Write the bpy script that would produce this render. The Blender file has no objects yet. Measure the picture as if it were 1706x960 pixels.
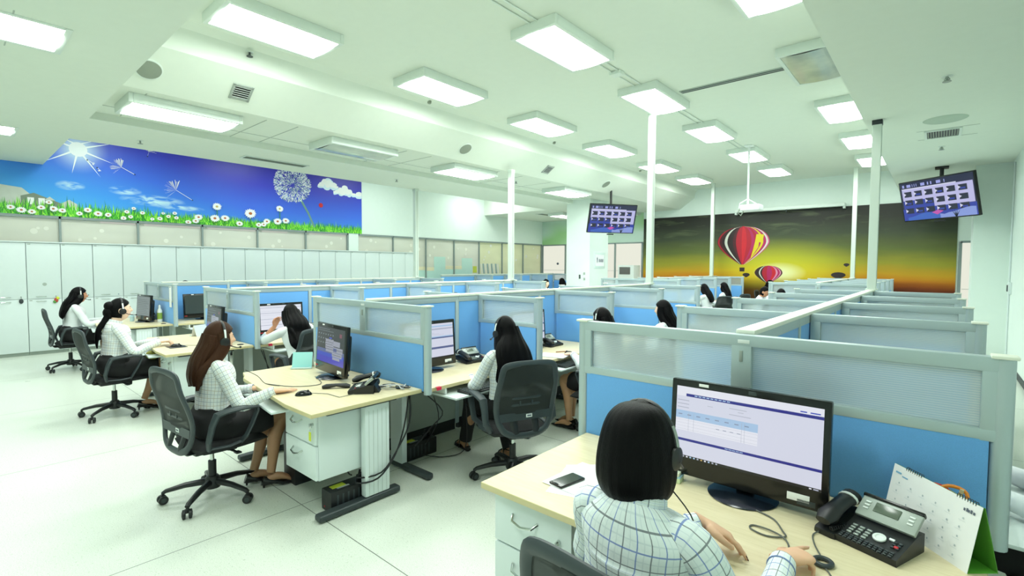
import bpy, bmesh, math, random
from math import sin, cos, pi, radians
from mathutils import Vector, Matrix, Euler

random.seed(7)
scene = bpy.context.scene
COL = scene.collection

# ------------------------------------------------------------------ camera, world, exposure
F_PX, CAM_H = 820.0, 1.67
YAW, PITCH, ROLL = 0.714, 0.0445, 0.0040
fwd = Vector((-sin(YAW)*cos(PITCH), cos(YAW)*cos(PITCH), -sin(PITCH)))
rgt = Vector((cos(YAW), sin(YAW), 0))
upv = rgt.cross(fwd)
r2 = cos(ROLL)*rgt + sin(ROLL)*upv
u2 = -sin(ROLL)*rgt + cos(ROLL)*upv
cam_data = bpy.data.cameras.new('camera')
cam_data.sensor_width = 36.0
cam_data.lens = F_PX/1706*36.0
cam_data.clip_start = 0.05
cam = bpy.data.objects.new('camera', cam_data)
m = Matrix((r2, u2, -fwd)).transposed().to_4x4()
m.translation = Vector((0, 0, CAM_H))
cam.matrix_world = m
COL.objects.link(cam)
scene.camera = cam

world = bpy.data.worlds.new('world')
scene.world = world
world.use_nodes = True
world.node_tree.nodes['Background'].inputs[0].default_value = (0.80, 1.0, 0.90, 1)
world.node_tree.nodes['Background'].inputs[1].default_value = 0.25
scene.view_settings.view_transform = 'Standard'
scene.view_settings.look = 'None'
scene.view_settings.gamma = 1.0
scene.view_settings.use_curve_mapping = False
scene.view_settings.exposure = 0.08
LAMP_STRENGTH = 21.0
LAMP_TINT = (0.93, 1.0, 0.945)

# ------------------------------------------------------------------ materials
def lin(c):
    if isinstance(c, str):
        c = c.lstrip('#')
        c = tuple(int(c[i:i+2], 16)/255 for i in (0, 2, 4))
    return tuple((v/12.92 if v <= 0.04045 else ((v+0.055)/1.055)**2.4) for v in c)

MATS = {}
class NT:
    """small node-tree writer"""
    def __init__(s, mt):
        s.t = mt.node_tree
        s.n = s.t.nodes
    def add(s, kind, **kw):
        nd = s.n.new(kind)
        for k, v in kw.items():
            setattr(nd, k, v)
        return nd
    def ln(s, a, b):
        s.t.links.new(a, b)
    def math(s, op, a, b=None, clamp=False):
        nd = s.add('ShaderNodeMath', operation=op)
        nd.use_clamp = clamp
        for i, v in enumerate((a, b)):
            if v is None: continue
            if isinstance(v, (int, float)): nd.inputs[i].default_value = v
            else: s.ln(v, nd.inputs[i])
        return nd.outputs[0]
    def mix(s, f, a, b):
        nd = s.add('ShaderNodeMix', data_type='RGBA')
        for i, v in ((0, f), (6, a), (7, b)):
            if isinstance(v, (int, float)): nd.inputs[i].default_value = v
            elif isinstance(v, tuple): nd.inputs[i].default_value = (*v, 1)
            else: s.ln(v, nd.inputs[i])
        return nd.outputs[2]
    def ramp(s, f, stops, interp='LINEAR'):
        nd = s.add('ShaderNodeValToRGB')
        nd.color_ramp.interpolation = interp
        el = nd.color_ramp.elements
        while len(el) < len(stops): el.new(0.5)
        for e, (p, c) in zip(el, stops):
            e.position = p
            e.color = (*lin(c), 1) if isinstance(c, str) else (*c, 1)
        s.ln(f, nd.inputs[0])
        return nd.outputs[0]
    def coords(s, which='Object'):
        return s.add('ShaderNodeTexCoord').outputs[which]
    def noise(s, vec, scale, detail=3, dist=0.0, out=0):
        nd = s.add('ShaderNodeTexNoise')
        nd.inputs['Scale'].default_value = scale
        nd.inputs['Detail'].default_value = detail
        nd.inputs['Distortion'].default_value = dist
        if vec is not None: s.ln(vec, nd.inputs['Vector'])
        return nd.outputs[out]
    def sep(s, vec):
        nd = s.add('ShaderNodeSeparateXYZ')
        s.ln(vec, nd.inputs[0])
        return nd.outputs
    def mapping(s, vec, scale=(1,1,1), rot=(0,0,0), loc=(0,0,0)):
        nd = s.add('ShaderNodeMapping')
        s.ln(vec, nd.inputs[0])
        nd.inputs['Scale'].default_value = scale
        nd.inputs['Rotation'].default_value = rot
        nd.inputs['Location'].default_value = loc
        return nd.outputs[0]
    def bump(s, h, strength=0.2, dist=0.01):
        nd = s.add('ShaderNodeBump')
        nd.inputs['Strength'].default_value = strength
        nd.inputs['Distance'].default_value = dist
        s.ln(h, nd.inputs['Height'])
        return nd.outputs[0]

def mat(name, color, rough=0.5, metal=0.0, spec=0.5, vary=0.04, bump=0.0, bscale=60.0, coat=0.0):
    if name in MATS: return MATS[name]
    mt = bpy.data.materials.new(name)
    mt.use_nodes = True
    t = NT(mt)
    b = t.n['Principled BSDF']
    c = lin(color)
    b.inputs['Roughness'].default_value = rough
    b.inputs['Metallic'].default_value = metal
    b.inputs['Specular IOR Level'].default_value = spec
    b.inputs['Coat Weight'].default_value = coat
    co = t.coords()
    if vary:
        nz = t.noise(co, 9.0, 3)
        lo = tuple(max(0, v*(1-vary)) for v in c); hi = tuple(min(1, v*(1+vary)) for v in c)
        t.ln(t.mix(nz, lo, hi), b.inputs['Base Color'])
    else:
        b.inputs['Base Color'].default_value = (*c, 1)
    if bump:
        t.ln(t.bump(t.noise(co, bscale, 2), bump, 0.002), b.inputs['Normal'])
    MATS[name] = mt
    return mt

def emis(name, color, strength):
    if name in MATS: return MATS[name]
    mt = bpy.data.materials.new(name)
    mt.use_nodes = True
    t = NT(mt)
    b = t.n['Principled BSDF']
    b.inputs['Base Color'].default_value = (0.02, 0.02, 0.02, 1)
    b.inputs['Roughness'].default_value = 0.25
    b.inputs['Emission Color'].default_value = (*(lin(color) if isinstance(color, str) else color), 1)
    b.inputs['Emission Strength'].default_value = strength
    MATS[name] = mt
    return mt

# ------------------------------------------------------------------ mesh builder
class MB:
    """collects shapes; build() links them as ONE mesh object"""
    def __init__(s):
        s.bm = bmesh.new()
        s.uv = s.bm.loops.layers.uv.new('UVMap')
        s.mats = []
    def mi(s, m):
        if m is None: return 0
        if m not in s.mats: s.mats.append(m)
        return s.mats.index(m)
    def faces(s, vs, fs, m=None, M=None, uvs=None):
        i = s.mi(m)
        bv = [s.bm.verts.new(M @ Vector(v) if M else Vector(v)) for v in vs]
        for k, f in enumerate(fs):
            try: fc = s.bm.faces.new([bv[j] for j in f])
            except ValueError: continue
            fc.material_index = i
            fc.smooth = True
            if uvs:
                for lp, u in zip(fc.loops, uvs[k]): lp[s.uv].uv = u
        return s
    def absorb(s, tb, m, M=None):
        i = s.mi(m)
        vm = {}
        for v in tb.verts:
            vm[v] = s.bm.verts.new(M @ v.co if M else v.co)
        for f in tb.faces:
            try: nf = s.bm.faces.new([vm[v] for v in f.verts])
            except ValueError: continue
            nf.material_index = i
            nf.smooth = True
        tb.free()
        return s
    def box(s, c, size, m=None, bev=0.0, rot=None, M=None, seg=2):
        tb = bmesh.new()
        bmesh.ops.create_cube(tb, size=1.0)
        for v in tb.verts:
            v.co = Vector((v.co.x*size[0], v.co.y*size[1], v.co.z*size[2]))
        if bev > 0:
            bmesh.ops.bevel(tb, geom=tb.edges[:], offset=min(bev, 0.48*min(size)), segments=seg, profile=0.6, affect='EDGES')
        T = Matrix.Translation(Vector(c))
        if rot is not None: T = T @ Euler(rot).to_matrix().to_4x4()
        if M: T = M @ T
        return s.absorb(tb, m, T)
    def bx(s, x0, x1, y0, y1, z0, z1, m=None, bev=0.0):
        return s.box(((x0+x1)/2, (y0+y1)/2, (z0+z1)/2), (abs(x1-x0), abs(y1-y0), abs(z1-z0)), m, bev)
    def tube(s, pts, rad, m=None, seg=10, side=None, M=None, cap=True, closed=False, uvscale=None, ring=None, urad=.12, v0=0.0):
        """loft elliptical rings along pts; rad = number | list of numbers or (a,b); side = reference axis of 'a'"""
        P = [Vector(p) for p in pts]
        n = len(P)
        if not isinstance(rad, (list,)): rad = [rad]*n
        R = [(r, r) if isinstance(r, (int, float)) else r for r in rad]
        i = s.mi(m)
        rings = []
        prev = Vector(side) if side is not None else None
        L = v0
        Ls = []
        for k in range(n):
            if closed: tg = (P[(k+1) % n]-P[k-1])
            else: tg = P[min(k+1, n-1)]-P[max(k-1, 0)]
            if tg.length < 1e-9: tg = Vector((0, 0, 1))
            tg.normalize()
            if prev is None:
                prev = Vector((1, 0, 0)) if abs(tg.x) < 0.9 else Vector((0, 1, 0))
            a = prev - tg*prev.dot(tg)
            if a.length < 1e-6: a = tg.orthogonal()
            a.normalize()
            if side is None: prev = a
            b = tg.cross(a)
            if k: L += (P[k]-P[k-1]).length
            Ls.append(L)
            rg = []
            for j in range(seg):
                th = 2*pi*j/seg
                g = ring(k, th) if ring else 1.0
                co = P[k] + a*(R[k][0]*cos(th)*g) + b*(R[k][1]*sin(th)*g)
                rg.append(s.bm.verts.new(M @ co if M else co))
            rings.append(rg)
        def face(vs, uv=None):
            try: f = s.bm.faces.new(vs)
            except ValueError: return
            f.material_index = i
            f.smooth = True
            if uv:
                for lp, u in zip(f.loops, uv): lp[s.uv].uv = u
        rng = n if closed else n-1
        us = uvscale or 1.0
        for k in range(rng):
            A, B = rings[k], rings[(k+1) % n]
            ra = max(R[k]) ; 
            for j in range(seg):
                j2 = (j+1) % seg
                c0 = 2*pi*urad*j/seg*us; c1 = 2*pi*urad*(j+1)/seg*us
                l0 = Ls[k]*us; l1 = Ls[(k+1) % n]*us
                face([A[j], A[j2], B[j2], B[j]], [(c0, l0), (c1, l0), (c1, l1), (c0, l1)])
        if cap and not closed:
            face(rings[0][::-1])
            face(rings[-1])
        return s
    def cyl(s, a, b, r, m=None, seg=16, r2=None, M=None):
        return s.tube([a, b], [r, r2 if r2 is not None else r], m, seg, M=M)
    def ell(s, c, r, m=None, u=16, v=10, M=None, fn=None):
        tb = bmesh.new()
        bmesh.ops.create_uvsphere(tb, u_segments=u, v_segments=v, radius=1.0)
        for q in tb.verts:
            d = q.co.copy()
            q.co = Vector((d.x*r[0], d.y*r[1], d.z*r[2]))
            if fn: q.co = fn(d, q.co)
        T = Matrix.Translation(Vector(c))
        if M: T = M @ T
        return s.absorb(tb, m, T)
    def prism(s, poly, d0, d1, m=None, axis='x', M=None):
        """polygon (2D) extruded along an axis: axis x -> poly is (y,z); y -> (x,z); z -> (x,y)"""
        def p3(p, d):
            return {'x': (d, p[0], p[1]), 'y': (p[0], d, p[1]), 'z': (p[0], p[1], d)}[axis]
        n = len(poly)
        vs = [p3(p, d0) for p in poly] + [p3(p, d1) for p in poly]
        fs = [tuple(range(n))[::-1], tuple(range(n, 2*n))] + [(i, (i+1) % n, n+(i+1) % n, n+i) for i in range(n)]
        i = s.mi(m)
        bv = [s.bm.verts.new(M @ Vector(v) if M else Vector(v)) for v in vs]
        for f in fs:
            try: fc = s.bm.faces.new([bv[j] for j in f])
            except ValueError: continue
            fc.material_index = i
        return s
    def lathe(s, prof, m=None, seg=24, M=None):
        """profile [(r,z)...] turned about z"""
        i = s.mi(m)
        rings = []
        for r, z in prof:
            rg = []
            for j in range(seg):
                th = 2*pi*j/seg
                co = Vector((r*cos(th), r*sin(th), z))
                rg.append(s.bm.verts.new(M @ co if M else co))
            rings.append(rg)
        for k in range(len(rings)-1):
            for j in range(seg):
                j2 = (j+1) % seg
                f = s.bm.faces.new([rings[k][j], rings[k][j2], rings[k+1][j2], rings[k+1][j]])
                f.material_index = i; f.smooth = True
        for rg, rev in ((rings[0], True), (rings[-1], False)):
            f = s.bm.faces.new(rg[::-1] if rev else rg)
            f.material_index = i
        return s
    def build(s, name, m=None, parent=None, smooth_angle=0.6, fixn=True):
        if fixn: bmesh.ops.recalc_face_normals(s.bm, faces=s.bm.faces[:])
        me = bpy.data.meshes.new(name)
        s.bm.to_mesh(me)
        s.bm.free()
        if m is not None and not s.mats: s.mats = [m]
        for q in s.mats: me.materials.append(q)
        me.set_sharp_from_angle(angle=smooth_angle)
        o = bpy.data.objects.new(name, me)
        COL.objects.link(o)
        if parent is not None: o.parent = parent
        return o

def tag(o, label, cat, group=None, kind=None):
    o['label'] = label
    o['category'] = cat
    if group: o['group'] = group
    if kind: o['kind'] = kind
    return o
def thing(name, label, cat, loc=(0, 0, 0), rz=0.0, group=None):
    o = bpy.data.objects.new(name, None)
    o.empty_display_size = 0.1
    COL.objects.link(o)
    o.location = loc
    o.rotation_euler = (0, 0, rz)
    return tag(o, label, cat, group)
def struct(name, mb, m=None, parent=None):
    o = mb.build(name, m, parent)
    o['kind'] = 'structure'
    return o
def kids(o):
    return [c for c in bpy.data.objects if c.parent == o]
CHILD = {}
def dup(root, loc=None, rz=None, label=None, group=None, scale=None):
    """copy of a thing with copies of its parts and their sub-parts"""
    r = root.copy(); COL.objects.link(r)
    if loc is not None: r.location = loc
    if rz is not None: r.rotation_euler = (0, 0, rz)
    if scale is not None: r.scale = (scale,)*3
    if label: r['label'] = label
    if group: r['group'] = group
    for ch in list(root.children):
        c = ch.copy(); COL.objects.link(c); c.parent = r
        for g in list(ch.children):
            d = g.copy(); COL.objects.link(d); d.parent = c
    return r
# ------------------------------------------------------------------ shared materials
def wall_mat(name, color, rough=0.6, spec=0.3):
    return mat(name, color, rough, spec=spec, vary=0.02, bump=0.04, bscale=180)
M_WALL = wall_mat('wall_paint', '#e6f3ec')
M_CEIL = wall_mat('ceiling_paint', '#e0e9dd', 0.75)
M_TRIM = mat('trim_dark', '#2c3438', 0.5)
M_ALU = mat('aluminium_frame', '#b2c3c6', 0.38, 0.25, vary=0.02)
M_ALU_D = mat('aluminium_rail', '#99a6a5', 0.35, 0.4, vary=0.02)
M_CAP = mat('cream_cap_rail', '#e9eee0', 0.4, vary=0.02)
M_WHITE = mat('white_enamel', '#dce8e7', 0.35, vary=0.015)
M_WHITE2 = mat('white_plastic', '#e8efec', 0.45, vary=0.015)
M_GREYP = mat('grey_panel', '#a9b5ac', 0.55, vary=0.03)
M_BLACK = mat('black_plastic', '#15181a', 0.42, vary=0.05)
M_BLACKG = mat('black_gloss', '#0d0f10', 0.18, vary=0.03)
M_CHROME = mat('chrome', '#c9cfcc', 0.18, 1.0, vary=0.0)
M_DGREY = mat('dark_grey_metal', '#3b4446', 0.45, 0.2, vary=0.04)
M_PAPER = mat('white_paper', '#f4f6f6', 0.7, vary=0.01)
M_SILVER = mat('silver_plastic', '#9fa9a2', 0.4, 0.2, vary=0.02)
M_YELLOW = mat('yellow_tag', '#d3dd3c', 0.5)
M_RED = mat('red_plastic', '#c8202c', 0.4)
M_PINK = mat('pink_tape', '#e2264f', 0.5)
M_CABLE = mat('black_cable', '#15171a', 0.5)
M_CABLEG = mat('grey_cable', '#5d625c', 0.5)

def floor_mat():
    mt = bpy.data.materials.new('terrazzo_floor'); mt.use_nodes = True
    t = NT(mt); b = t.n['Principled BSDF']
    co = t.coords()
    x, y, z = t.sep(co)
    fine = t.noise(co, 210, 2)
    mid = t.noise(co, 70, 3)
    base = t.ramp(fine, [(0.30, '#c3cbbd'), (0.47, '#d8e0d4'), (0.7, '#e6ece2')])
    spots = t.ramp(mid, [(0.30, '#a2ab9b'), (0.40, '#ffffff')])
    nd = t.add('ShaderNodeMix', data_type='RGBA', blend_type='MULTIPLY'); nd.inputs[0].default_value = 0.35
    t.ln(base, nd.inputs[6]); t.ln(spots, nd.inputs[7])
    col = nd.outputs[2]
    def joint(v, off, period):
        f = t.math('FRACT', t.math('DIVIDE', t.math('SUBTRACT', v, off), period))
        d = t.math('MINIMUM', f, t.math('SUBTRACT', 1.0, f))
        return t.math('LESS_THAN', d, 0.0028/period)
    jj = t.math('MAXIMUM', joint(x, -3.31, 2.235), joint(y, 1.585, 2.235))
    col = t.mix(jj, col, lin('#6a716a'))
    t.ln(col, b.inputs['Base Color'])
    rg = t.noise(co, 1.2, 3)
    t.ln(t.math('ADD', t.math('MULTIPLY', rg, 0.18), 0.22), b.inputs['Roughness'])
    b.inputs['Specular IOR Level'].default_value = 0.45
    return mt
M_FLOOR = floor_mat()

Y0, Y1 = -3.2, 17.0
XL, XR = -13.0, 0.95
ZLOW, ZMAIN, ZPOCK, ZTRAY = 3.57, 4.32, 4.50, 3.67

struct('floor', MB().bx(-14.2, 1.25, Y0-.2, Y1+.9, -0.12, 0.0, M_FLOOR))

# --- left wall: low wall, window band, tall painted wall above
b = MB()
b.bx(XL-.16, XL, Y0, Y1, 2.60, 4.8, M_WALL)
b.bx(XL-.16, XL, Y0, Y1, 0, 1.0, M_WALL)
b.bx(XL-.16, XL, 7.74, 8.06, 1.0, 2.60, M_WALL)
b.bx(XL-.16, XL, 16.95, Y1, 1.0, 2.60, M_WALL)
struct('wall_left', b)
# --- back wall with window openings left and right of the sunset mural
M_GREEN = bpy.data.materials.new('green_wash_wall'); M_GREEN.use_nodes = True
t = NT(M_GREEN); co = t.coords(); x, y, z = t.sep(co)
t.ln(t.ramp(t.noise(t.mapping(co, (0.35, 1, 0.8), loc=(1.3, 0, 0.2)), 1.1, 1), [(0.38, '#cfe6da'), (0.58, '#a9d89a')]), t.n['Principled BSDF'].inputs['Base Color'])
t.n['Principled BSDF'].inputs['Roughness'].default_value = 0.6
b = MB()
b.bx(-13.2, -8.3, Y1, Y1+.16, 2.58, 4.5, M_GREEN)
b.bx(-13.2, -8.3, Y1, Y1+.16, 0, 1.0, M_WALL)
b.bx(-8.3, .36, Y1, Y1+.16, 0, 4.6, M_WALL)
b.bx(.36, 1.2, Y1, Y1+.16, 2.35, 4.6, M_WALL)
b.bx(.36, 1.2, Y1, Y1+.16, 0, 0.6, M_WALL)
struct('wall_back', b)
b = MB()
b.bx(XR, XR+.16, Y0, Y1, 0, 4.6, M_WALL)
struct('wall_right', b)
struct('wall_front', MB().bx(-13.2, 1.2, Y0-.16, Y0, 0, 4.6, M_WALL))
b = MB()
b.bx(.46, XR, 12.6, 13.4, 0, ZLOW, M_WALL)
struct('wall_pillar_right', b)
struct('baseboard_right', MB().bx(XR-.015, XR, Y0, 12.6, 0, 0.085, M_TRIM))
# conduit and switch box on the right wall
b = MB(); b.tube([(XR-.012, 12.2, 3.5), (XR-.012, 12.2, 0.1)], 0.012, M_WHITE, 8)
tag(b.build('conduit'), 'thin white vertical conduit on the right wall by the switch box', 'conduit')
o = thing('wall_switch', 'small white switch box on the right wall', 'switch', (XR, 12.05, 1.32))
MB().box((-.02, 0, 0), (.04, .22, .2), M_WHITE, .006).build('back_box', None, o)
MB().box((-.046, 0.02, 0), (.014, .07, .11), M_DGREY, .003).build('rocker', None, o)

# --- ceilings
b = MB()
b.bx(-6.25, -.8, 1.3, Y1, ZMAIN, ZMAIN+.12, M_CEIL)
# cove strip and slanted beam side (profile x,z extruded along y)
prof = [(-6.25, ZMAIN), (-6.36, ZMAIN-.05), (-6.42, ZMAIN-.15), (-6.43, 4.03), (-6.95, ZTRAY), (-7.05, ZTRAY), (-7.05, ZMAIN+.12), (-6.25, ZMAIN+.12)]
b.prism(prof, 1.3, Y1, M_CEIL, 'y')
struct('ceiling', b)
struct('ceiling_right_soffit', MB().bx(-.8, 1.1, 1.3, Y1, ZLOW, ZMAIN+.1, M_CEIL))
b = MB()
b.bx(-13.2, 1.1, Y0-.1, 1.3, ZLOW, ZPOCK+.1, M_CEIL)
struct('ceiling_near_soffit', b)
b = MB()
b.bx(-8.46, -7.05, 1.3, Y1, ZTRAY, ZTRAY+.10, M_CEIL)      # shallow tray with the left lamps
b.bx(-10.0, -8.42, 1.3, Y1, ZLOW, ZTRAY+.10, M_CEIL)
b.bx(-9.95, -9.85, 1.3, Y1, ZTRAY+.05, ZPOCK+.1, M_CEIL)
struct('ceiling_left_tray', b)
b = MB()
b.bx(-13.2, -9.9, 1.3, 13.6, ZPOCK, ZPOCK+.12, M_CEIL)       # raised pocket along the mural
b.bx(-13.2, -9.98, 13.4, Y1, ZLOW, ZPOCK+.1, M_CEIL)
struct('ceiling_wall_pocket', b)
# thin joints of the access hatches in the tray
b = MB()
for yy in (1.62, 2.98, 3.42, 5.35, 5.9, 7.75, 8.5, 9.55, 11.4): b.bx(-8.40, -7.07, yy-.006, yy+.006, ZTRAY-.004, ZTRAY+.002, M_GREYP)
b.bx(-8.0, -7.988, 1.3, 12.5, ZTRAY-.004, ZTRAY+.002, M_GREYP)
struct('trim_1', b)

# --- square column
b = MB()
b.bx(-8.63, -7.8, 12.5, 13.55, 0, ZTRAY+.03, M_WALL)
struct('wall_column', b)
M_INK = mat('sign_ink', '#5b6474', 0.6)
o = thing('wall_notice', 'white notice sheet in clear holder on the column', 'sign', (-7.8, 13.05, 1.85))
MB().box((.006, 0, 0), (.012, .62, .48), mat('acrylic', '#dcefe8', 0.15), .003).build('holder', None, o)
q = MB().box((.014, 0, 0), (.004, .5, .34), M_PAPER).build('sheet', None, o)
k = MB()
k.prism([(-.14, -.02), (-.18, .05), (-.15, .11), (-.12, .05)], .0165, .018, M_INK, 'x')
k.prism([(-.15, -.03), (-.19, .03), (-.15, -.09), (-.11, .03)], .0165, .018, M_INK, 'x')
for i in range(5):
    yy = -.06+i*.055
    k.tube([(.017, yy+.0, -.05), (.017, yy+.012, .05), (.017, yy+.03, .02), (.017, yy+.03, -.05)], .006, M_INK, 5)
k.build('lettering', None, q)
for zz, w in ((1.30, .045), (1.42, .05), (1.22, .05)):
    pass
o = thing('wall_socket', 'dark slotted socket plate low on the white column', 'switch', (-8.14, 12.5, 1.36))
MB().box((0, -.008, 0), (.05, .016, .12), M_DGREY, .004).build('plate', None, o)
o = thing('wall_switch', 'pair of small white switches one above another on the column', 'switch', (-7.98, 12.5, 1.38))
for zz in (-.08, .08): MB().box((0, -.008, zz), (.06, .016, .07), M_GREYP, .004).build('rocker', None, o)

# ------------------------------------------------------------------ window band (frosted panes with film dots)
def film_mat(name, c, seed=0.0):
    mt = bpy.data.materials.new(name); mt.use_nodes = True
    t = NT(mt); b = t.n['Principled BSDF']
    co = t.coords()
    t.ln(t.ramp(t.noise(t.mapping(co, (.4, .4, 1.5), loc=(seed, seed, 0)), 1.6, 2), [(0.3, lin(c)), (0.7, tuple(min(1, v*1.14) for v in lin(c)))]), b.inputs['Base Color'])
    b.inputs['Roughness'].default_value = 0.12
    b.inputs['Specular IOR Level'].default_value = 0.6
    return mt
M_FILM = film_mat('beige_frosted_glass', '#d2d2c6')
M_FILM2 = film_mat('cream_frosted_glass', '#dcdcb8', 3)
M_FILMT = mat('teal_window_film', '#bfe0d6', 0.3)
M_FILMW = mat('white_film_dot', '#e6e6da', 0.4)
M_FILMC = mat('cream_film', '#e4dcbc', 0.4)
M_FILMY = mat('yellow_green_film', '#c5cf52', 0.4)
M_FILMB = mat('blue_grey_film', '#93aab0', .4)
M_MULL = mat('mullion_grey', '#8d9a98', 0.4, 0.2)
M_LITW = emis('daylit_blind', '#e6e8dc', 0.55)
WY = [0.25, 1.53, 2.77, 3.99, 5.22, 6.47, 7.72]
WY2 = [8.08, 9.3, 10.61, 11.88, 13.14, 14.42, 15.71, 16.95]
wn = 0
def left_window(ya, yb, zb, film):
    global wn
    wn += 1
    fr = MB()
    for zz in (zb+.02, 2.58): fr.bx(XL-.06, XL+.02, ya, yb, zz-.025, zz+.025, M_MULL)
    fr.bx(XL-.06, XL+.02, yb-.035, yb, zb, 2.6, M_MULL)
    w = struct('window_%d' % wn, fr)
    MB().bx(XL-.10, XL-.03, ya, yb, zb, 2.6, film).build('pane', None, w)
    return w
def film_dots(w, spots, name='film_dots', m=M_FILMW):
    k = MB()
    for (yy, zz, r) in spots:
        k.lathe([(r, 0), (r, .004)], m, 18, Matrix.Translation((XL-.03, yy, zz)) @ Matrix.Rotation(pi/2, 4, 'Y'))
    k.build(name, None, w)
for i in range(len(WY)-1):
    w = left_window(WY[i], WY[i+1], 1.0, M_FILM)
    rr = random.Random(i)
    film_dots(w, [(WY[i]+rr.uniform(.15, 1.1), rr.choice((2.16, 2.2, 2.3, 2.36, 2.44)), rr.uniform(.025, .055)) for _ in range(3)])
    if i >= 1: MB().bx(XL-.03, XL-.025, WY[i]+(.6 if i == 1 else .1), WY[i+1]-(.05 if i != 4 else .5), 2.515, 2.55, M_LITW).build('light_slot', None, w)
for i in range(len(WY2)-1):
    w = left_window(WY2[i], WY2[i+1], 1.0, M_FILM if i < 4 else M_FILM2)
    ya, yb = WY2[i], WY2[i+1]
    rr = random.Random(40+i)
    film_dots(w, [(ya+rr.uniform(.15, 1.1), rr.uniform(1.9, 2.45), rr.uniform(.03, .065)) for _ in range(4)])
    if i in (1, 2, 3):
        tops = {1: [(0, 1, 1.52)], 2: [(0, .28, 1.50), (.28, .68, 1.98), (.68, 1, 1.55)], 3: [(0, .3, 1.55), (.3, .72, 1.95), (.72, 1, 1.25)]}[i]
        k = MB()
        for f0, f1, zt in tops: k.bx(XL-.03, XL-.024, ya+(yb-ya)*f0, ya+(yb-ya)*f1, 1.02, zt, M_FILMT)
        k.build('skyline_film', None, w)
        k = MB()
        for f0, f1, zt in tops:
            if zt < 1.6 and zt > 1.4: k.bx(XL-.029, XL-.023, ya+(yb-ya)*f0, ya+(yb-ya)*f1, zt, zt+.12, M_FILMC)
        if i == 3: k.bx(XL-.029, XL-.023, yb-.32, yb-.12, 1.42, 1.66, M_FILMY)
        k.build('coloured_film', None, w)
    if i == 4:
        k = MB(); k.bx(XL-.03, XL-.024, ya, yb-.06, 1.02, 1.38, mat('olive_film', '#b9c39a', 0.4)); k.build('shelf_film', None, w)
        k = MB()
        for q in range(9):
            yy = ya+.12+q*.115
            k.prism([(yy, 1.38), (yy+.08, 1.38), (yy+.02, 1.76), (yy-.05, 1.76)], XL-.03, XL-.022, M_FILMB if q % 2 else M_FILMW, 'x')
        k.build('slanting_binders_film', None, w)
def back_window(xa, xb, zb, zt, m, n=1):
    global wn
    wn += 1
    fr = MB()
    for zz in (zb, zt): fr.bx(xa, xb, Y1-.02, Y1+.06, zz-.025, zz+.025, M_MULL)
    for i in range(n+1):
        xx = xa+(xb-xa)*i/n
        fr.bx(xx-.03, xx+.03, Y1-.02, Y1+.06, zb, zt, M_MULL)
    w = struct('window_%d' % wn, fr)
    MB().bx(xa, xb, Y1+.03, Y1+.10, zb, zt, m).build('pane', None, w)
    k = MB()
    k.bx(xa+.05, xb-.05, Y1+.028, Y1+.035, zb+.5, zb+.512, M_GREYP)
    k.build('blind_edge', None, w)
    return w
M_PALE = emis('pale_backlit_glass', '#f0f0e0', 0.86)
w = back_window(-12.98, -10.6, 1.0, 2.56, M_PALE, 2)
k = MB()
for dx, zz in ((-12.2, 1.78), (-11.6, 1.66)): k.ell((dx, Y1+.03, zz), (.06, .006, .05), M_INK, 8, 6)
k.build('stickers', None, w)
back_window(-10.6, -8.34, 1.0, 2.56, M_PALE, 2)
back_window(.40, .93, .62, 2.33, M_PALE, 1)
struct('window_sill_left', MB().bx(XL-.02, XL+.05, 8.06, Y1, .97, 1.0, M_WHITE))
# ------------------------------------------------------------------ meadow mural on the left wall
def sky_print():
    mt = bpy.data.materials.new('meadow_sky_print'); mt.use_nodes = True
    t = NT(mt); b = t.n['Principled BSDF']
    co = t.coords(); x, y, z = t.sep(co)
    # printed sky: azure low and left, deep violet blue high and right
    h = t.math('DIVIDE', t.math('SUBTRACT', z, 2.6), 1.6)
    g = t.math('DIVIDE', t.math('SUBTRACT', y, .8), 4.2, clamp=True)
    v = t.math('ADD', t.math('MULTIPLY', h, .62), t.math('MULTIPLY', g, .34), clamp=True)
    c = t.ramp(v, [(0.0, '#5cc6f6'), (0.28, '#439cf0'), (0.52, '#4270e4'), (0.76, '#4044c2'), (1.0, '#35289a')])
    cl = t.noise(t.mapping(co, (1, 1.5, 5.0), rot=(.22, 0, 0), loc=(0, 2.1, .4)), 2.4, 6, .7)
    tot = None
    for (cy, cz, sy, sz) in ((3.05, 3.06, .62, .13), (2.55, 3.22, .3, .1), (1.68, 3.22, .24, .10), (.6, 3.78, .5, .08), (3.55, 2.95, .5, .07)):
        a = t.math('DIVIDE', t.math('SUBTRACT', y, cy), sy); e_ = t.math('DIVIDE', t.math('SUBTRACT', z, cz), sz)
        q = t.math('SUBTRACT', 1.0, t.math('ADD', t.math('MULTIPLY', a, a), t.math('MULTIPLY', e_, e_)), clamp=True)
        tot = q if tot is None else t.math('MAXIMUM', tot, q)
    cm = t.math('MULTIPLY', t.math('MULTIPLY', t.math('SUBTRACT', cl, .40, clamp=True), 5.0, clamp=True), tot, clamp=True)
    c = t.mix(cm, c, lin('#cdeef8'))
    # printed sun with soft halo
    dy = t.math('SUBTRACT', y, 1.82); dz = t.math('SUBTRACT', z, 3.95)
    d = t.math('SQRT', t.math('ADD', t.math('MULTIPLY', dy, dy), t.math('MULTIPLY', dz, dz)))
    halo = t.math('SUBTRACT', 1.0, t.math('DIVIDE', d, .50), clamp=True)
    c = t.mix(t.math('MULTIPLY', t.math('POWER', halo, 1.6), 1.25, clamp=True), c, lin('#d9f4ff'))
    c = t.mix(t.math('LESS_THAN', d, .14), c, lin('#ffffff'))
    t.ln(c, b.inputs['Base Color'])
    b.inputs['Roughness'].default_value = 0.35
    b.inputs['Specular IOR Level'].default_value = 0.35
    return mt
M_PSKY = sky_print()
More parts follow.
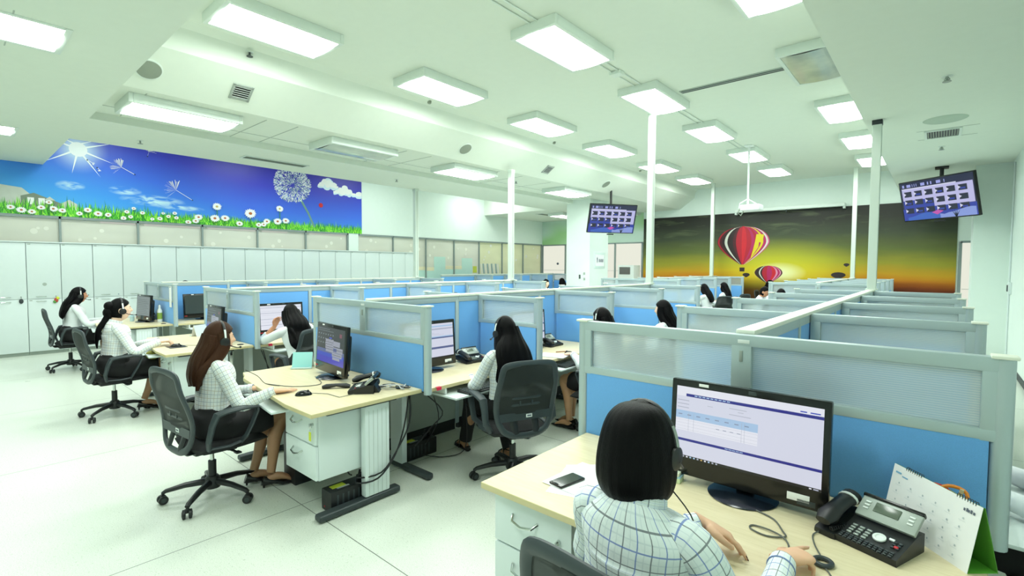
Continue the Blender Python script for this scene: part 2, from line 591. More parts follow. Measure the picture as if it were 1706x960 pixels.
M_PGR = [mat('print_grass_%d' % i, c, .4, vary=.12) for i, c in enumerate(('#3fb02a', '#6cd834', '#a2ee48', '#278a2a'))]
M_PW = mat('print_white', '#f3f5f4', .4, vary=.03)
M_PC = mat('print_cloud', '#d8ecf8', .4, vary=.05)
M_PY = mat('print_daisy_heart', '#b9662e', .4)
M_PY2 = mat('print_daisy_heart_pale', '#c9b46a', .4)
M_PD = mat('print_dandelion_grey', '#a9bccb', .4, vary=.1)
M_PD2 = mat('print_dandelion_blue', '#7c93ae', .4, vary=.1)
M_PST = mat('print_stem', '#6f9a94', .4)
M_PDK = mat('print_dark_stem', '#2b3a52', .4)
M_PH = mat('print_house', '#c9cfc4', .4, vary=.1)
M_PH2 = mat('print_house_roof', '#7c8a78', .4, vary=.1)
XM = XL
rr = random.Random(11)
b = MB()
b.bx(XM, XM+.012, Y0+.1, 8.17, 2.605, 4.17, M_PSKY)
LAY = [XM+.0125]
def layer(): LAY[0] += .00018; return LAY[0]
def poly(mb, pts, m, x=None):
    x = x or layer()
    mb.faces([(x, p[0], p[1]) for p in pts], [tuple(range(len(pts)))], m)
def disc2(mb, cy, cz, r, m, n=18, sq=1.0):
    poly(mb, [(cy+r*cos(2*pi*i/n), cz+r*sq*sin(2*pi*i/n)) for i in range(n)], m)
# sun and rays
M_PSUN = mat('print_sun_white', '#f8feff', .4, vary=0)
disc2(b, 1.82, 3.95, .13, M_PSUN, 24)
for a in (-.35, .45, 1.2, 2.1, 2.8, 3.7, 4.5, 5.3):
    L = rr.uniform(.45, .75); w = .018
    poly(b, [(1.82+cos(a)*.13-sin(a)*w, 3.95+sin(a)*.13+cos(a)*w), (1.82+cos(a)*L, min(4.165, 3.95+sin(a)*L)), (1.82+cos(a)*.13+sin(a)*w, 3.95+sin(a)*.13-cos(a)*w)], M_PSUN)
# white clouds
def cloud(cy, cz, w, h, n=10, m=M_PW, seed=0):
    q = random.Random(seed)
    x = layer()
    for i in range(n):
        f = q.uniform(-1, 1)
        r = h*(1-.55*f*f)*q.uniform(.35, .6)
        cc = (cy+f*w/2, cz+q.uniform(-.12, .22)*h)
        poly(b, [(min(8.16, cc[0]+1.15*r*cos(2*pi*j/12)), cc[1]+r*.75*sin(2*pi*j/12)) for j in range(12)], m, x+i*.00002)
def puffs(cy, cz, w, h, seed):
    q = random.Random(seed)
    x = layer()
    for pas, (m, dz, k_) in enumerate(((M_PC, -.03, 1.0), (M_PW, .02, .82))):
        for i in range(34):
            f = q.uniform(-1, 1); top = h*(1-abs(f)**1.4)
            zz = cz+q.uniform(0, 1)*top+dz
            r = (.035+.05*(1-abs(f)))*k_*q.uniform(.8, 1.25)
            yy = min(8.10, cy+f*w/2)
            poly(b, [(min(8.165, yy+1.15*r*cos(2*pi*j/11)), min(4.165, zz+r*.85*sin(2*pi*j/11))) for j in range(11)], m, x+pas*.0002+i*4e-6)
    LAY[0] += .0004
puffs(7.12, 3.86, .58, .20, 1)
puffs(7.62, 3.72, .66, .16, 2)
puffs(8.08, 3.72, .16, .05, 3)
# house at the far left
poly(b, [(.35, 2.65), (.35, 3.05), (.62, 3.14), (1.0, 3.1), (1.12, 2.98), (1.12, 2.65)], M_PH)
poly(b, [(.98, 2.95), (1.16, 3.02), (1.62, 2.82), (1.62, 2.65), (.98, 2.65)], M_PH2)
for cy in (1.07, 1.22): poly(b, [(cy, 2.8), (cy+.09, 2.8), (cy+.09, 2.93), (cy, 2.93)], M_PW)
poly(b, [(1.55, 2.62), (1.55, 2.86), (1.66, 2.94), (1.78, 2.86), (1.78, 2.62)], M_PH)
poly(b, [(1.3, 2.9), (1.38, 2.97), (1.46, 2.9)], M_PH)
# grass: back to front rows of blades
for row, (h0, h1, z0) in enumerate(((.14, .27, 2.62), (.10, .21, 2.61), (.05, .13, 2.607))):
    x0 = layer()
    y = -3.05
    while y < 8.14:
        hh = rr.uniform(h0, h1)*(1.15 if y < 3 else .95)
        if rr.random() < .05: hh *= 1.35
        lean = rr.uniform(-.07, .07)
        w = rr.uniform(.010, .022)
        tip = max(Y0+.12, min(8.165, y+lean))
        b.faces([(x0+rr.uniform(0, .00015), p[0], p[1]) for p in ((y-w, z0), (min(8.165, y+w), z0), (tip, z0+hh))], [(0, 1, 2)], rr.choice(M_PGR))
        y += rr.uniform(.005, .013)
    b.bx(x0-.0002, x0-.0001, Y0+.12, 8.165, 2.607, 2.607+h0*.9, M_PGR[1])
# dandelion clock
x0 = layer()
poly(b, [(6.27, 3.45), (6.33, 3.47), (6.55, 3.1), (6.72, 2.72), (6.67, 2.71), (6.5, 3.08)], M_PST)
for i in range(1500):
    a = rr.uniform(0, 2*pi); R0 = .46*math.sqrt(rr.random())
    cy_, cz_ = 6.11+cos(a)*R0, 3.80+sin(a)*R0*.93
    L = rr.uniform(.03, .075); aa = a+rr.uniform(-.7, .7)
    tip = (cy_+cos(aa)*L, cz_+sin(aa)*L)
    if tip[1] > 4.16 or cz_ > 4.15: continue
    w = rr.uniform(.004, .012)
    m_ = rr.choice((M_PW, M_PW, M_PD, M_PC, M_PD2) if R0 > .25 else (M_PW, M_PD, M_PD, M_PD2, M_PD2))
    pts = [(cy_, cz_), (tip[0]-sin(aa)*w, tip[1]+cos(aa)*w), (tip[0]+sin(aa)*w, tip[1]-cos(aa)*w)]
    b.faces([(x0+.0002+i*1e-6, p[0], p[1]) for p in pts], [(0, 1, 2)], m_)
LAY[0] += .002
disc2(b, 6.89, 3.33, .062, M_RED)
# drifting seeds
def seed(cy, cz, ey, ez, r, n):
    ang = math.atan2(cz-ez, cy-ey)
    poly(b, [(cy, cz+.006), (ey, ez+.006), (ey, ez-.006), (cy, cz-.006)], M_PW)
    for i in range(n):
        a = ang + rr.uniform(-1.35, 1.35); L = r*rr.uniform(.7, 1.05)
        tz = min(4.16, cz+sin(a)*L)
        poly(b, [(cy-sin(a)*.004, cz+cos(a)*.004), (cy+cos(a)*L-sin(a)*.006, tz), (cy+cos(a)*L+sin(a)*.006, tz-.004)], M_PW)
    disc2(b, ey, ez, .014, M_PDK, 6)
seed(3.47, 3.34, 3.78, 3.15, .23, 34)
seed(2.5, 3.70, 2.72, 3.58, .19, 40)
seed(2.98, 4.10, 2.95, 4.0, .13, 26)
seed(2.02, 3.72, 1.95, 3.76, .05, 10)
seed(2.13, 3.60, 2.1, 3.63, .04, 8)
# daisies
def daisy(cy, cz, r, sq=.78, heart=None):
    r *= .80 if cy > 3.6 else .66
    n = 15
    x = layer()
    ph = rr.uniform(0, 1)
    poly(b, [(cy-.008, cz), (cy+.008, cz), (cy+.014, 2.61), (cy-.004, 2.61)], M_PGR[3], x)
    x = layer()
    for i in range(n):
        a = 2*pi*(i+ph)/n
        w = r*.16
        L = r*rr.uniform(.88, 1.04)
        p = [(0, -w*.4), (L*.7, -w), (L, 0), (L*.7, w), (0, w*.4)]
        b.faces([(x+i*1e-5, cy+u*cos(a)-v*sin(a), max(2.608, cz+(u*sin(a)+v*cos(a))*sq)) for u, v in p], [(0, 1, 2, 3, 4)], M_PW)
    disc2(b, cy, cz, r*.27, heart or M_PY, 12, sq)
for cy, cz, r in ((4.28, 3.05, .14), (5.03, 2.95, .19), (5.75, 3.13, .13)): daisy(cy, cz, r, .85, M_PY2 if r < .18 else M_PY)
for cy, cz, r in ((4.23, 2.77, .15), (4.45, 2.79, .13), (4.77, 2.68, .11), (5.22, 2.68, .1), (5.42, 2.78, .12), (5.34, 2.70, .1), (5.69, 2.80, .15), (5.90, 2.83, .13),
                  (3.89, 2.77, .12), (3.83, 2.68, .1), (3.68, 2.64, .09), (2.56, 2.78, .08), (2.68, 2.86, .07), (2.83, 2.78, .08), (3.14, 2.68, .09), (3.3, 2.74, .08), (3.42, 2.82, .08), (3.45, 2.72, .08),
                  (2.09, 2.70, .12), (2.25, 2.69, .1), (1.93, 2.76, .11), (1.8, 2.68, .09), (1.55, 2.72, .1), (1.42, 2.74, .12), (1.25, 2.75, .1), (.98, 2.68, .12), (.84, 2.72, .1),
                  (1.12, 2.66, .1), (2.62, 2.68, .08), (2.5, 2.64, .09), (.55, 2.70, .12), (.3, 2.68, .1), (1.36, 2.86, .09), (3.0, 2.66, .07), (3.2, 2.8, .06)): daisy(cy, cz, r)
tag(b.build('wall_mural', None, fixn=False), 'long blue sky and daisy meadow mural with dandelion on the left wall', 'mural')

# ------------------------------------------------------------------ sunset balloon mural on the back wall
def sunset_print():
    mt = bpy.data.materials.new('sunset_print'); mt.use_nodes = True
    t = NT(mt); b = t.n['Principled BSDF']
    co = t.coords(); x, y, z = t.sep(co)
    h = t.math('DIVIDE', t.math('SUBTRACT', z, .9), 2.6)
    st = t.noise(t.mapping(co, (.5, 1, 3.2), rot=(0, .12, 0)), 1.3, 5, .5)
    v = t.math('ADD', h, t.math('MULTIPLY', t.math('SUBTRACT', st, .5), .10))
    ax = t.math('ABSOLUTE', t.math('ADD', x, 3.9))
    v = t.math('SUBTRACT', v, t.math('MULTIPLY', ax, -.012))
    c = t.ramp(v, [(0.0, '#1c120c'), (0.06, '#3a1d12'), (0.13, '#9a4a18'), (0.20, '#c97e1e'), (0.27, '#c79a26'), (0.38, '#9a9634'), (0.52, '#66703a'), (0.70, '#464e3c'), (0.86, '#34362f'), (1.0, '#282825')])
    dx = t.math('MULTIPLY', t.math('ADD', x, 3.75), .55); dz = t.math('SUBTRACT', z, 1.5)
    d = t.math('SQRT', t.math('ADD', t.math('MULTIPLY', dx, dx), t.math('MULTIPLY', t.math('MULTIPLY', dz, dz), 1.6)))
    g = t.math('SUBTRACT', 1.0, t.math('DIVIDE', d, 1.35), clamp=True)
    c = t.mix(t.math('MULTIPLY', g, .85), c, lin('#d8d62c'))
    g2 = t.math('SUBTRACT', 1.0, t.math('DIVIDE', d, .42), clamp=True)
    c = t.mix(g2, c, lin('#f4f8c8'))
    low = t.math('DIVIDE', t.math('SUBTRACT', 1.36, z), .42, clamp=True)
    c = t.mix(t.math('MULTIPLY', low, .85), c, lin('#4a1d0e'))
    wisps = t.noise(t.mapping(co, (.9, 1, 5), rot=(0, -.2, 0), loc=(3, 0, 1)), 1.1, 5, .8)
    wm = t.math('MULTIPLY', t.math('MULTIPLY', t.math('SUBTRACT', wisps, .56, clamp=True), 3.2, clamp=True), t.math('MULTIPLY', t.math('SUBTRACT', h, .45, clamp=True), 1.6, clamp=True))
    c = t.mix(wm, c, lin('#7d8a62'))
    t.ln(c, b.inputs['Base Color'])
    b.inputs['Roughness'].default_value = 0.4
    b.inputs['Specular IOR Level'].default_value = 0.25
    return mt
YM = Y1-.03
b = MB()
b.bx(-8.28, .33, YM, Y1-.001, .55, 3.42, sunset_print())
MBR = {k: mat('print_'+k, c, .4, vary=.06) for k, c in {'balloon_red': '#b0122a', 'balloon_magenta': '#b01c5c', 'balloon_maroon': '#4c121c', 'balloon_dark': '#2a1a1c', 'balloon_white': '#d6d8cc', 'balloon_yellow': '#dccb1c', 'balloon_pink': '#d88aa8', 'balloon_bright_red': '#cc1a2a'}.items()}
LY = [YM-.0005]
def env_w(f):
    """half width of a hot-air balloon envelope, f = 0 crown .. 1 mouth"""
    if f < .42: return math.sqrt(max(0, 1-((.42-f)/.42)**2))
    return max(.09, 1-((f-.42)/.58)**1.55*.93)
def hot_air(cx, ztop, hw, H, gores, basket=True):
    LY[0] -= .0004
    N = 22
    tot = sum(w for _, w in gores); acc = 0
    for cn, wd in gores:
        a0 = -pi/2+pi*acc/tot; acc += wd; a1 = -pi/2+pi*acc/tot
        L = []; R = []
        for k in range(N+1):
            f = k/N; w = hw*env_w(f)
            L.append((cx+w*sin(a0), LY[0], ztop-H*f)); R.append((cx+w*sin(a1), LY[0], ztop-H*f))
        b.faces(L+R, [(k, k+1, N+1+k+1, N+1+k) for k in range(N)], MBR['balloon_'+cn])
    if basket:
        zb = ztop-H-.12*hw
        y = LY[0]
        b.faces([(cx-.1*hw, y, zb), (cx+.1*hw, y, zb), (cx+.09*hw, y, zb-.16*hw), (cx-.09*hw, y, zb-.16*hw)], [(0, 1, 2, 3)], MBR['balloon_dark'])
hot_air(-4.83, 2.99, .80, 1.24, [('maroon', 14), ('red', 14), ('maroon', 12), ('dark', 10), ('white', 9), ('dark', 16), ('maroon', 8), ('red', 14), ('bright_red', 12), ('red', 12), ('magenta', 8), ('red', 8), ('magenta', 10), ('yellow', 8), ('magenta', 12), ('white', 9), ('pink', 7), ('magenta', 16)])
# zig-zag step of the yellow stripe
y = LY[0]-.0003
b.faces([(-4.42, y, 2.72), (-4.20, y, 2.70), (-4.24, y, 2.45), (-4.34, y, 2.46), (-4.36, y, 2.3), (-4.58, y, 1.95), (-4.5, y, 2.28), (-4.46, y, 2.47)], [(0, 1, 2, 3, 4, 5, 6, 7)], MBR['balloon_yellow'])
hot_air(-4.05, 1.72, .40, .56, [('maroon', 20), ('dark', 24), ('white', 7), ('dark', 8), ('red', 20), ('magenta', 20), ('bright_red', 16), ('pink', 9), ('magenta', 12), ('pink', 9), ('maroon', 24)], False)
hot_air(-2.2, 1.53, .18, .2, [('dark', 1), ('dark', 1)], False)
hot_air(-2.01, 1.79, .07, .1, [('dark', 1), ('dark', 1)], False)
hot_air(-4.70, 1.48, .11, .14, [('dark', 1), ('dark', 1)], False)
tag(b.build('wall_mural', None, fixn=False), 'sunset sky mural with striped hot-air balloons covering the back wall', 'mural')

# ------------------------------------------------------------------ ceiling lamps
M_DIFF = emis('lit_diffuser', LAMP_TINT, LAMP_STRENGTH)
def off_mat():
    mt = bpy.data.materials.new('unlit_prismatic_diffuser'); mt.use_nodes = True
    t = NT(mt); b = t.n['Principled BSDF']
    t.ln(t.ramp(t.noise(t.coords(), 2.2, 3), [(0.35, '#a8b4ac'), (0.65, '#ccd4c2')]), b.inputs['Base Color'])
    b.inputs['Roughness'].default_value = 0.12
    return mt
M_OFF = off_mat()
M_LAMPW = mat('lamp_housing_white', '#dbe6de', 0.45, vary=0.01)
def make_lamp(name, W, L, H, lit, label, recessed=False):
    """lamp hangs below z=0 of its origin (the ceiling), long axis along y"""
    o = thing(name, label, 'ceiling light')
    f = MB()
    e = .045
    f.bx(-W/2, W/2, -L/2, -L/2+e, -H, 0, M_LAMPW, .006)
    f.bx(-W/2, W/2, L/2-e, L/2, -H, 0, M_LAMPW, .006)
    f.bx(-W/2, -W/2+e, -L/2+e, L/2-e, -H, 0, M_LAMPW, .006)
    f.bx(W/2-e, W/2, -L/2+e, L/2-e, -H, 0, M_LAMPW, .006)
    f.bx(-W/2+e, W/2-e, -L/2+e, L/2-e, -.02, 0, M_LAMPW)
    f.build('housing', None, o)
    d = MB()
    w2 = (W-2*e)/2
    n = 12
    zf = lambda u: -H+.010-.020*(1-u*u)
    for k in range(n):
        u0, u1 = -1+2*k/n, -1+2*(k+1)/n
        d.faces([(u0*w2, -L/2+e, zf(u0)), (u1*w2, -L/2+e, zf(u1)), (u1*w2, L/2-e, zf(u1)), (u0*w2, L/2-e, zf(u0))], [(0, 1, 2, 3)], M_DIFF if lit else M_OFF)
    d.build('diffuser', None, o)
    t_ = MB()
    t_.bx(-W/2+e*.5, W/2-e*.5, -.006, .006, -H+.012, -H+.03, M_LAMPW)
    t_.build('lamp_bracket', None, o)
    return o
LOFF = {}
def lamp(x, y, z, label, W=.62, L=1.24, H=.11, lit=True):
    key = (W, L, H, lit)
    if key not in LOFF:
        o = make_lamp('ceiling_light', W, L, H, lit, label); o.location = (x, y, z); LOFF[key] = o
        o['group'] = 'lamps on the ceiling'
        return o
    return dup(LOFF[key], (x, y, z), None, label)
rows = [2.48, 4.88, 7.32, 9.78, 12.3, 14.75]
ordn = ['nearest', 'second', 'third', 'fourth', 'fifth', 'farthest']
for i, y in enumerate(rows):
    lamp(-5.6, y, ZMAIN, '%s lit lamp in the left row on the high ceiling beside the sloping beam' % ordn[i], W=.68)
mid = ['', 'big lit lamp nearest the camera in the middle row of the high ceiling', 'lit lamp beside the white pole and dark ceiling slot', 'lit lamp just past the dark slot in the middle row', 'lit lamp right above the hanging projector', 'farthest lit lamp of the middle row behind the projector']
for i, y in enumerate(rows):
    if i: lamp(-3.42, y, ZMAIN, mid[i])
lamp(-3.42, rows[0], ZMAIN, 'added unseen lamp of the middle row above the frame, brightening the foreground')  # unseen fixture added to brighten the foreground
lamp(-1.28, rows[0], ZMAIN, 'added unseen lamp beside right soffit above the frame, brightening the near desks')  # added above the frame, unseen, for more light on the near desks
lamp(-1.28, rows[1], ZMAIN, 'lit lamp cut by the top edge of the photo, beside right soffit')
lamp(-1.28, rows[2], ZMAIN, 'unlit switched-off lamp at the end of the dark slot beside right soffit', lit=False)
lamp(-1.28, rows[3], ZMAIN, 'lit lamp right after the unlit one beside right soffit')
lamp(-1.28, rows[4], ZMAIN, 'lit lamp just left of the thick white pole, second after the unlit one')
lamp(-1.28, rows[5], ZMAIN, 'farthest lamp beside right soffit, partly behind the white pole')
ZT = ZTRAY
lamp(-7.5, 2.08, ZT, 'lit long lamp at the near corner of the low left ceiling', W=.72)
lamp(-7.5, 4.6, ZT, 'unlit lamp on the low left ceiling above the meadow mural end', W=.72, lit=False)
lamp(-7.5, 7.15, ZT, 'lit lamp on the low left ceiling just left of a white pole', W=.72)
lamp(-7.45, 10.8, ZT, 'lit lamp on the low left ceiling in front of the square column', W=.72)
lamp(-11.9, 12.4, ZPOCK, 'lit lamp up in the ceiling pocket washing the left wall')
for yy, wd in ((2.15, 'nearest'), (5.2, 'second'), (8.4, 'third')): lamp(-11.3, yy, ZPOCK, '%s added unseen lamp in the ceiling pocket, brightening the meadow mural' % wd)  # unseen lamps added to brighten the upper part of the mural
lamp(-10.35, 14.9, ZLOW, 'lit lamp on the lowest far ceiling behind the column', W=.66)
lamp(-5.72, .12, ZLOW+.02, 'lit recessed lamp in the near ceiling at upper left edge of photo', W=.7, L=1.26, H=.03)
lamp(-10.1, .12, ZLOW+.02, 'small lit recessed lamp in the near ceiling above the mural start', W=.7, L=1.26, H=.03)
lamp(-1.6, -.4, ZLOW+.02, 'added unseen recessed lamp in the near ceiling overhead, brightening the foreground', W=.7, L=1.26, H=.03)  # extra unseen lamp by the camera, added for brightness

# conduits joining the middle lamps, dark slot, junction boxes
k = MB()
for dx in (-.05, .05): k.tube([(-3.40+dx, 1.35, ZMAIN-.012), (-3.40+dx, 14.2, ZMAIN-.012)], .009, M_LAMPW, 8)
o = k.build('ceiling_conduit'); tag(o, 'pair of thin white conduits linking the middle row of lamps', 'conduit')
MB().bx(-3.48, -3.32, 6.02, 6.16, ZMAIN-.05, ZMAIN, M_LAMPW, .01).build('junction_box', None, o)
k = MB(); k.bx(-3.05, -1.62, 7.35, 7.47, ZMAIN-.012, ZMAIN, M_GREYP)
o = k.build('air_slot'); tag(o, 'long dark linear air slot in the ceiling beside the unlit lamp', 'air vent')
k = MB()
for yy in (7.38, 7.44): k.bx(-3.03, -1.64, yy-.012, yy+.012, ZMAIN-.016, ZMAIN-.011, M_DGREY)
k.build('slot_blade', None, o)

# round speakers, square vents on the beam side
BEAM_N = Vector((.52, 0, -.16)).normalized()
def beam_frame(y, z):
    f = (4.03-z)/(4.03-ZTRAY)
    x = -6.43-.52*f
    zax = Vector((.569, 0, -.822)); yax = Vector((0, 1, 0)); xax = yax.cross(zax)
    M = Matrix((xax, yax, zax)).transposed().to_4x4(); M.translation = Vector((x, y, z))
    return M
M_GRILLE = mat('grille_grey', '#8d9789', 0.6, vary=.08, bump=.3, bscale=300)
for i, (y, lb) in enumerate(((1.56, 'nearest round speaker grille on the sloping ceiling beam'), (6.4, 'round speaker grille on the beam above the white pole'), (11.5, 'round speaker grille on the beam left of the hanging television'), (14.2, 'farthest small round speaker grille on the ceiling beam'))):
    o = thing('ceiling_speaker', lb, 'speaker', (0, 0, 0), 0, 'speakers on the beam')
    M = beam_frame(y, 3.84)
    MB().lathe([(.135, 0), (.135, .008), (.122, .012)], M_LAMPW, 28, M).build('bezel', None, o)
    MB().lathe([(.12, 0), (.12, .013), (.06, .017)], M_GRILLE, 28, M).build('grille', None, o)
for y, lb in ((2.52, 'nearest square louvred vent on the ceiling beam'), (8.95, 'second square louvred vent farther along the ceiling beam')):
    o = thing('beam_vent', lb, 'air vent', (0, 0, 0), 0, 'vents on the beam')
    M = beam_frame(y, 3.84)
    f = MB()
    for c, sz in (((.1, 0, .006), (.03, .24, .014)), ((-.1, 0, .006), (.03, .24, .014)), ((0, .105, .006), (.24, .03, .014)), ((0, -.105, .006), (.24, .03, .014))): f.box(c, sz, M_SILVER, .003, M=M)
    f.build('frame', None, o)
    MB().box((0, 0, .002), (.2, .2, .004), M_BLACK, M=M).build('opening', None, o)
    f = MB()
    for q in range(6): f.box((-.08+q*.032, 0, .009), (.012, .19, .006), M_SILVER, rot=(0, .5, 0), M=M)
    f.build('louvre', None, o)
# smoke detector bead and sprinklers
def sprinkler(x, y, z, lb, m=M_SILVER):
    o = thing('sprinkler', lb, 'sprinkler', (x, y, z), 0, 'fire sprinklers')
    MB().lathe([(.04, -.006), (.045, 0)], M_LAMPW, 16).build('rosette', None, o)
    k = MB(); k.cyl((0, 0, 0), (0, 0, -.05), .012, m, 8); k.cyl((0, 0, -.05), (0, 0, -.056), .036, m, 12)
    for s in (-1, 1): k.tube([(s*.006, 0, -.01), (s*.022, 0, -.03), (s*.006, 0, -.05)], .004, m, 6)
    k.build('head', None, o)
sprinkler(-6.37, 2.5, 4.24, 'dark sprinkler bead above the bright strip by the nearest lamp', M_DGREY)
sprinkler(-9.3, 2.03, ZLOW, 'sprinkler on the flat ceiling above the painted sun')
sprinkler(-9.1, 6.6, ZLOW, 'sprinkler above the end of the meadow mural')
sprinkler(0, 6.58, ZLOW, 'sprinkler alone on the right soffit near top right of photo')
sprinkler(-.03, 10.3, ZLOW, 'sprinkler on the right soffit between the vent and the right television')
sprinkler(-7.6, 8.9, ZT, 'sprinkler on low left ceiling by the white pole')
for y, lb in ((5.2, 'nearer tiny sensor on the high ceiling edge above strip'), (8.6, 'middle tiny sensor on the high ceiling edge above strip'), (12.6, 'farther tiny sensor on the high ceiling edge above strip')):
    o = MB().lathe([(.012, -.05), (.03, -.04), (.036, 0)], M_GRILLE, 12, Matrix.Translation((-6.28, y, ZMAIN))).build('ceiling_sensor')
    tag(o, lb, 'sensor', 'sensors along the strip')
# grilles
def grille(x, y, z, sx, sy, lb, n, along='x', hub=False):
    o = thing('ceiling_vent', lb, 'air vent', (x, y, z))
    f = MB()
    e = .03
    f.bx(-sx/2, sx/2, -sy/2, -sy/2+e, -.014, 0, M_LAMPW, .003); f.bx(-sx/2, sx/2, sy/2-e, sy/2, -.014, 0, M_LAMPW, .003)
    f.bx(-sx/2, -sx/2+e, -sy/2+e, sy/2-e, -.014, 0, M_LAMPW, .003); f.bx(sx/2-e, sx/2, -sy/2+e, sy/2-e, -.014, 0, M_LAMPW, .003)
    f.build('frame', None, o)
    MB().bx(-sx/2+e, sx/2-e, -sy/2+e, sy/2-e, -.004, 0, M_BLACK).build('opening', None, o)
    f = MB()
    for q in range(n):
        if along == 'x':
            xx = -sx/2+e+(sx-2*e)*(q+.5)/n
            f.bx(xx-.007, xx+.007, -sy/2+e, sy/2-e, -.012, -.005, M_GRILLE)
        else:
            yy = -sy/2+e+(sy-2*e)*(q+.5)/n
            f.bx(-sx/2+e, sx/2-e, yy-.007, yy+.007, -.012, -.005, M_GRILLE)
    f.build('louvre', None, o)
    return o
grille(-.02, 9.3, ZLOW, .40, .52, 'square dark louvred vent in the right soffit near right television', 12)
grille(-9.25, 4.05, ZLOW, .26, 1.15, 'long grey slot vent in the ceiling above meadow mural', 4)
grille(-11.0, 14.6, ZLOW, .3, .9, 'dark slot vent in the lowest far ceiling', 4)
o = MB().lathe([(.20, -.012), (.22, -.004), (.225, 0)], mat('pale_green_cover', '#b4c6b6', .6), 30, Matrix.Translation((.0, 8.45, ZLOW))).build('ceiling_cover')
tag(o, 'round pale cover disc on the right soffit beside the vent', 'ceiling cover')
struct('trim_2', MB().bx(-6.2, -5.3, .4, .41, ZLOW-.003, ZLOW, M_GREYP).bx(-.3, .35, 9.0, 9.008, ZLOW-.003, ZLOW, M_GREYP).bx(-.3, .35, 9.6, 9.608, ZLOW-.003, ZLOW, M_GREYP))

# ------------------------------------------------------------------ televisions
M_TV = {k: emis('tv_'+k, c, s) for k, (c, s) in {'navy': ('#10124a', .6), 'blue': ('#2a3fb8', .65), 'lav': ('#c6c4f2', .78), 'white': ('#e0e0fa', .78), 'deep': ('#17153c', .7), 'teal': ('#3c6ad0', .7), 'pink': ('#c04aa8', .9), 'pale': ('#8fa4ea', .75), 'plant': ('#1a2440', .6), 'text': ('#9aa0e0', .9)}.items()}
def make_tv(label):
    """screen faces -y, centre of the panel at origin; hung on a pole from z=pole_top"""
    o = thing('television', label, 'television')
    W, H = 1.41, .80
    MB().box((0, .03, 0), (W, .055, H), M_BLACKG, .012).build('bezel', None, o)
    MB().box((0, .085, -.04), (.8, .08, .45), M_BLACK, .03).build('rear_cover', None, o)
    s = MB()
    w, h = W/2-.022, H/2-.024
    def r(x0, x1, z0, z1, m, d):
        y = .0005-d*.0004
        s.faces([(x0, y, z0), (x1, y, z0), (x1, y, z1), (x0, y, z1)], [(0, 1, 2, 3)], M_TV[m])
    r(-w, w, -h, h, 'navy', 0)
    r(-w, w, -h, -h+.23, 'blue', 1)
    r(-w+.03, w-.02, -.14, h-.135, 'lav', 2)
    r(-w+.03, w-.3, h-.135, h-.115, 'white', 2)
    r(-w+.03, -.05, -.14, .02, 'blue', 3)
    for i in range(6):
        for j in range(3):
            x0 = -w+.07+i*.205; z0 = h-.285-j*.165
            r(x0, x0+.15, z0, z0+.105, 'deep', 4)
            r(x0+.03, x0+.12, z0+.02, z0+.05, 'blue' if (i+j) % 2 else 'plant', 5)
            s.faces([(x0-.01, -.0016, z0+.02), (x0+.04, -.0016, z0+.055), (x0-.01, -.0016, z0+.09)], [(0, 1, 2)], M_TV['white'])
    # wave of pale light and a plant along the bottom edge
    n = 16
    tops = [-h+.06+.07*sin(i/n*pi*1.6)**2+.03*(i > 9) for i in range(n+1)]
    for i in range(n):
        x0 = -w+.08+(2*w-.1)*i/n; x1 = -w+.08+(2*w-.1)*(i+1)/n
        s.faces([(x0, -.0012, -h), (x1, -.0012, -h), (x1, -.0012, tops[i+1]), (x0, -.0012, tops[i])], [(0, 1, 2, 3)], M_TV['pale' if i > 7 else 'teal'])
    s.faces([(-.12, -.0016, -h+.12), (.0, -.0016, -h+.16), (.1, -.0016, -h+.13), (-.02, -.0016, -h+.07)], [(0, 1, 2, 3)], M_TV['pink'])
    for a in (-.5, -.15, .2, .55):
        s.faces([(.3, -.002, -h), (.33, -.002, -h), (.315+.14*sin(a), -.002, -h+.14*cos(a))], [(0, 1, 2)], M_TV['plant'])
    # blurred digits of the counter line across the top
    for x0, x1 in ((-w+.05, -w+.09), (-w+.14, -w+.22), (-w+.25, -w+.262), (-w+.29, -w+.302), (-w+.33, -w+.342), (-w+.42, -w+.50), (-w+.55, -w+.575), (-w+.61, -w+.635), (-w+.72, -w+.80), (-w+.86, -w+.875)):
        r(x0, x1, h-.095, h-.04, 'text', 3)
    s.build('screen', None, o, fixn=False)
    return o
tv = make_tv('television hung from the ceiling in front of the square column')
tvq = MB(); tvq.box((0, 0, -.43), (.2, .03, .03), M_BLACK, .008).build('sensor_bar', None, tv)
def place_tv(o, loc, az, tilt, ztop):
    # width direction azimuth az from +y towards +x, top tilted forward
    d = Vector((sin(az), cos(az), 0)); n = Vector((d.y, -d.x, 0))
    if n.dot(Vector((-loc[0], -loc[1], 0))) < 0: n = -n
    up = (Vector((0, 0, 1))*cos(tilt)+n*sin(tilt)).normalized()
    back = -(n*cos(tilt)-Vector((0, 0, 1))*sin(tilt))
    x = back.cross(up)*1.0
    x = up.cross(-back)*-1.0 if False else back.cross(up)
    M = Matrix((x.normalized(), back, up)).transposed().to_4x4(); M.translation = Vector(loc)
    o.matrix_world = M
    p0 = Vector(loc)+back*.1
    k = MB()
    k.cyl((p0.x, p0.y, ztop), (p0.x, p0.y, loc[2]+.05), .032, M_BLACK, 12)
    k.box((p0.x, p0.y, ztop-.02), (.2, .2, .03), M_BLACK, .005)
    q = k.build('ceiling_pole', None, o)
    q.matrix_parent_inverse = M.inverted()
tv2 = dup(tv, label='television hung from the right soffit over the sunset mural')
place_tv(tv, (-6.78, 12.0, 2.97), radians(33), radians(17), 3.84)
place_tv(tv2, (-.08, 12.3, 2.98), radians(130), radians(13), ZLOW)

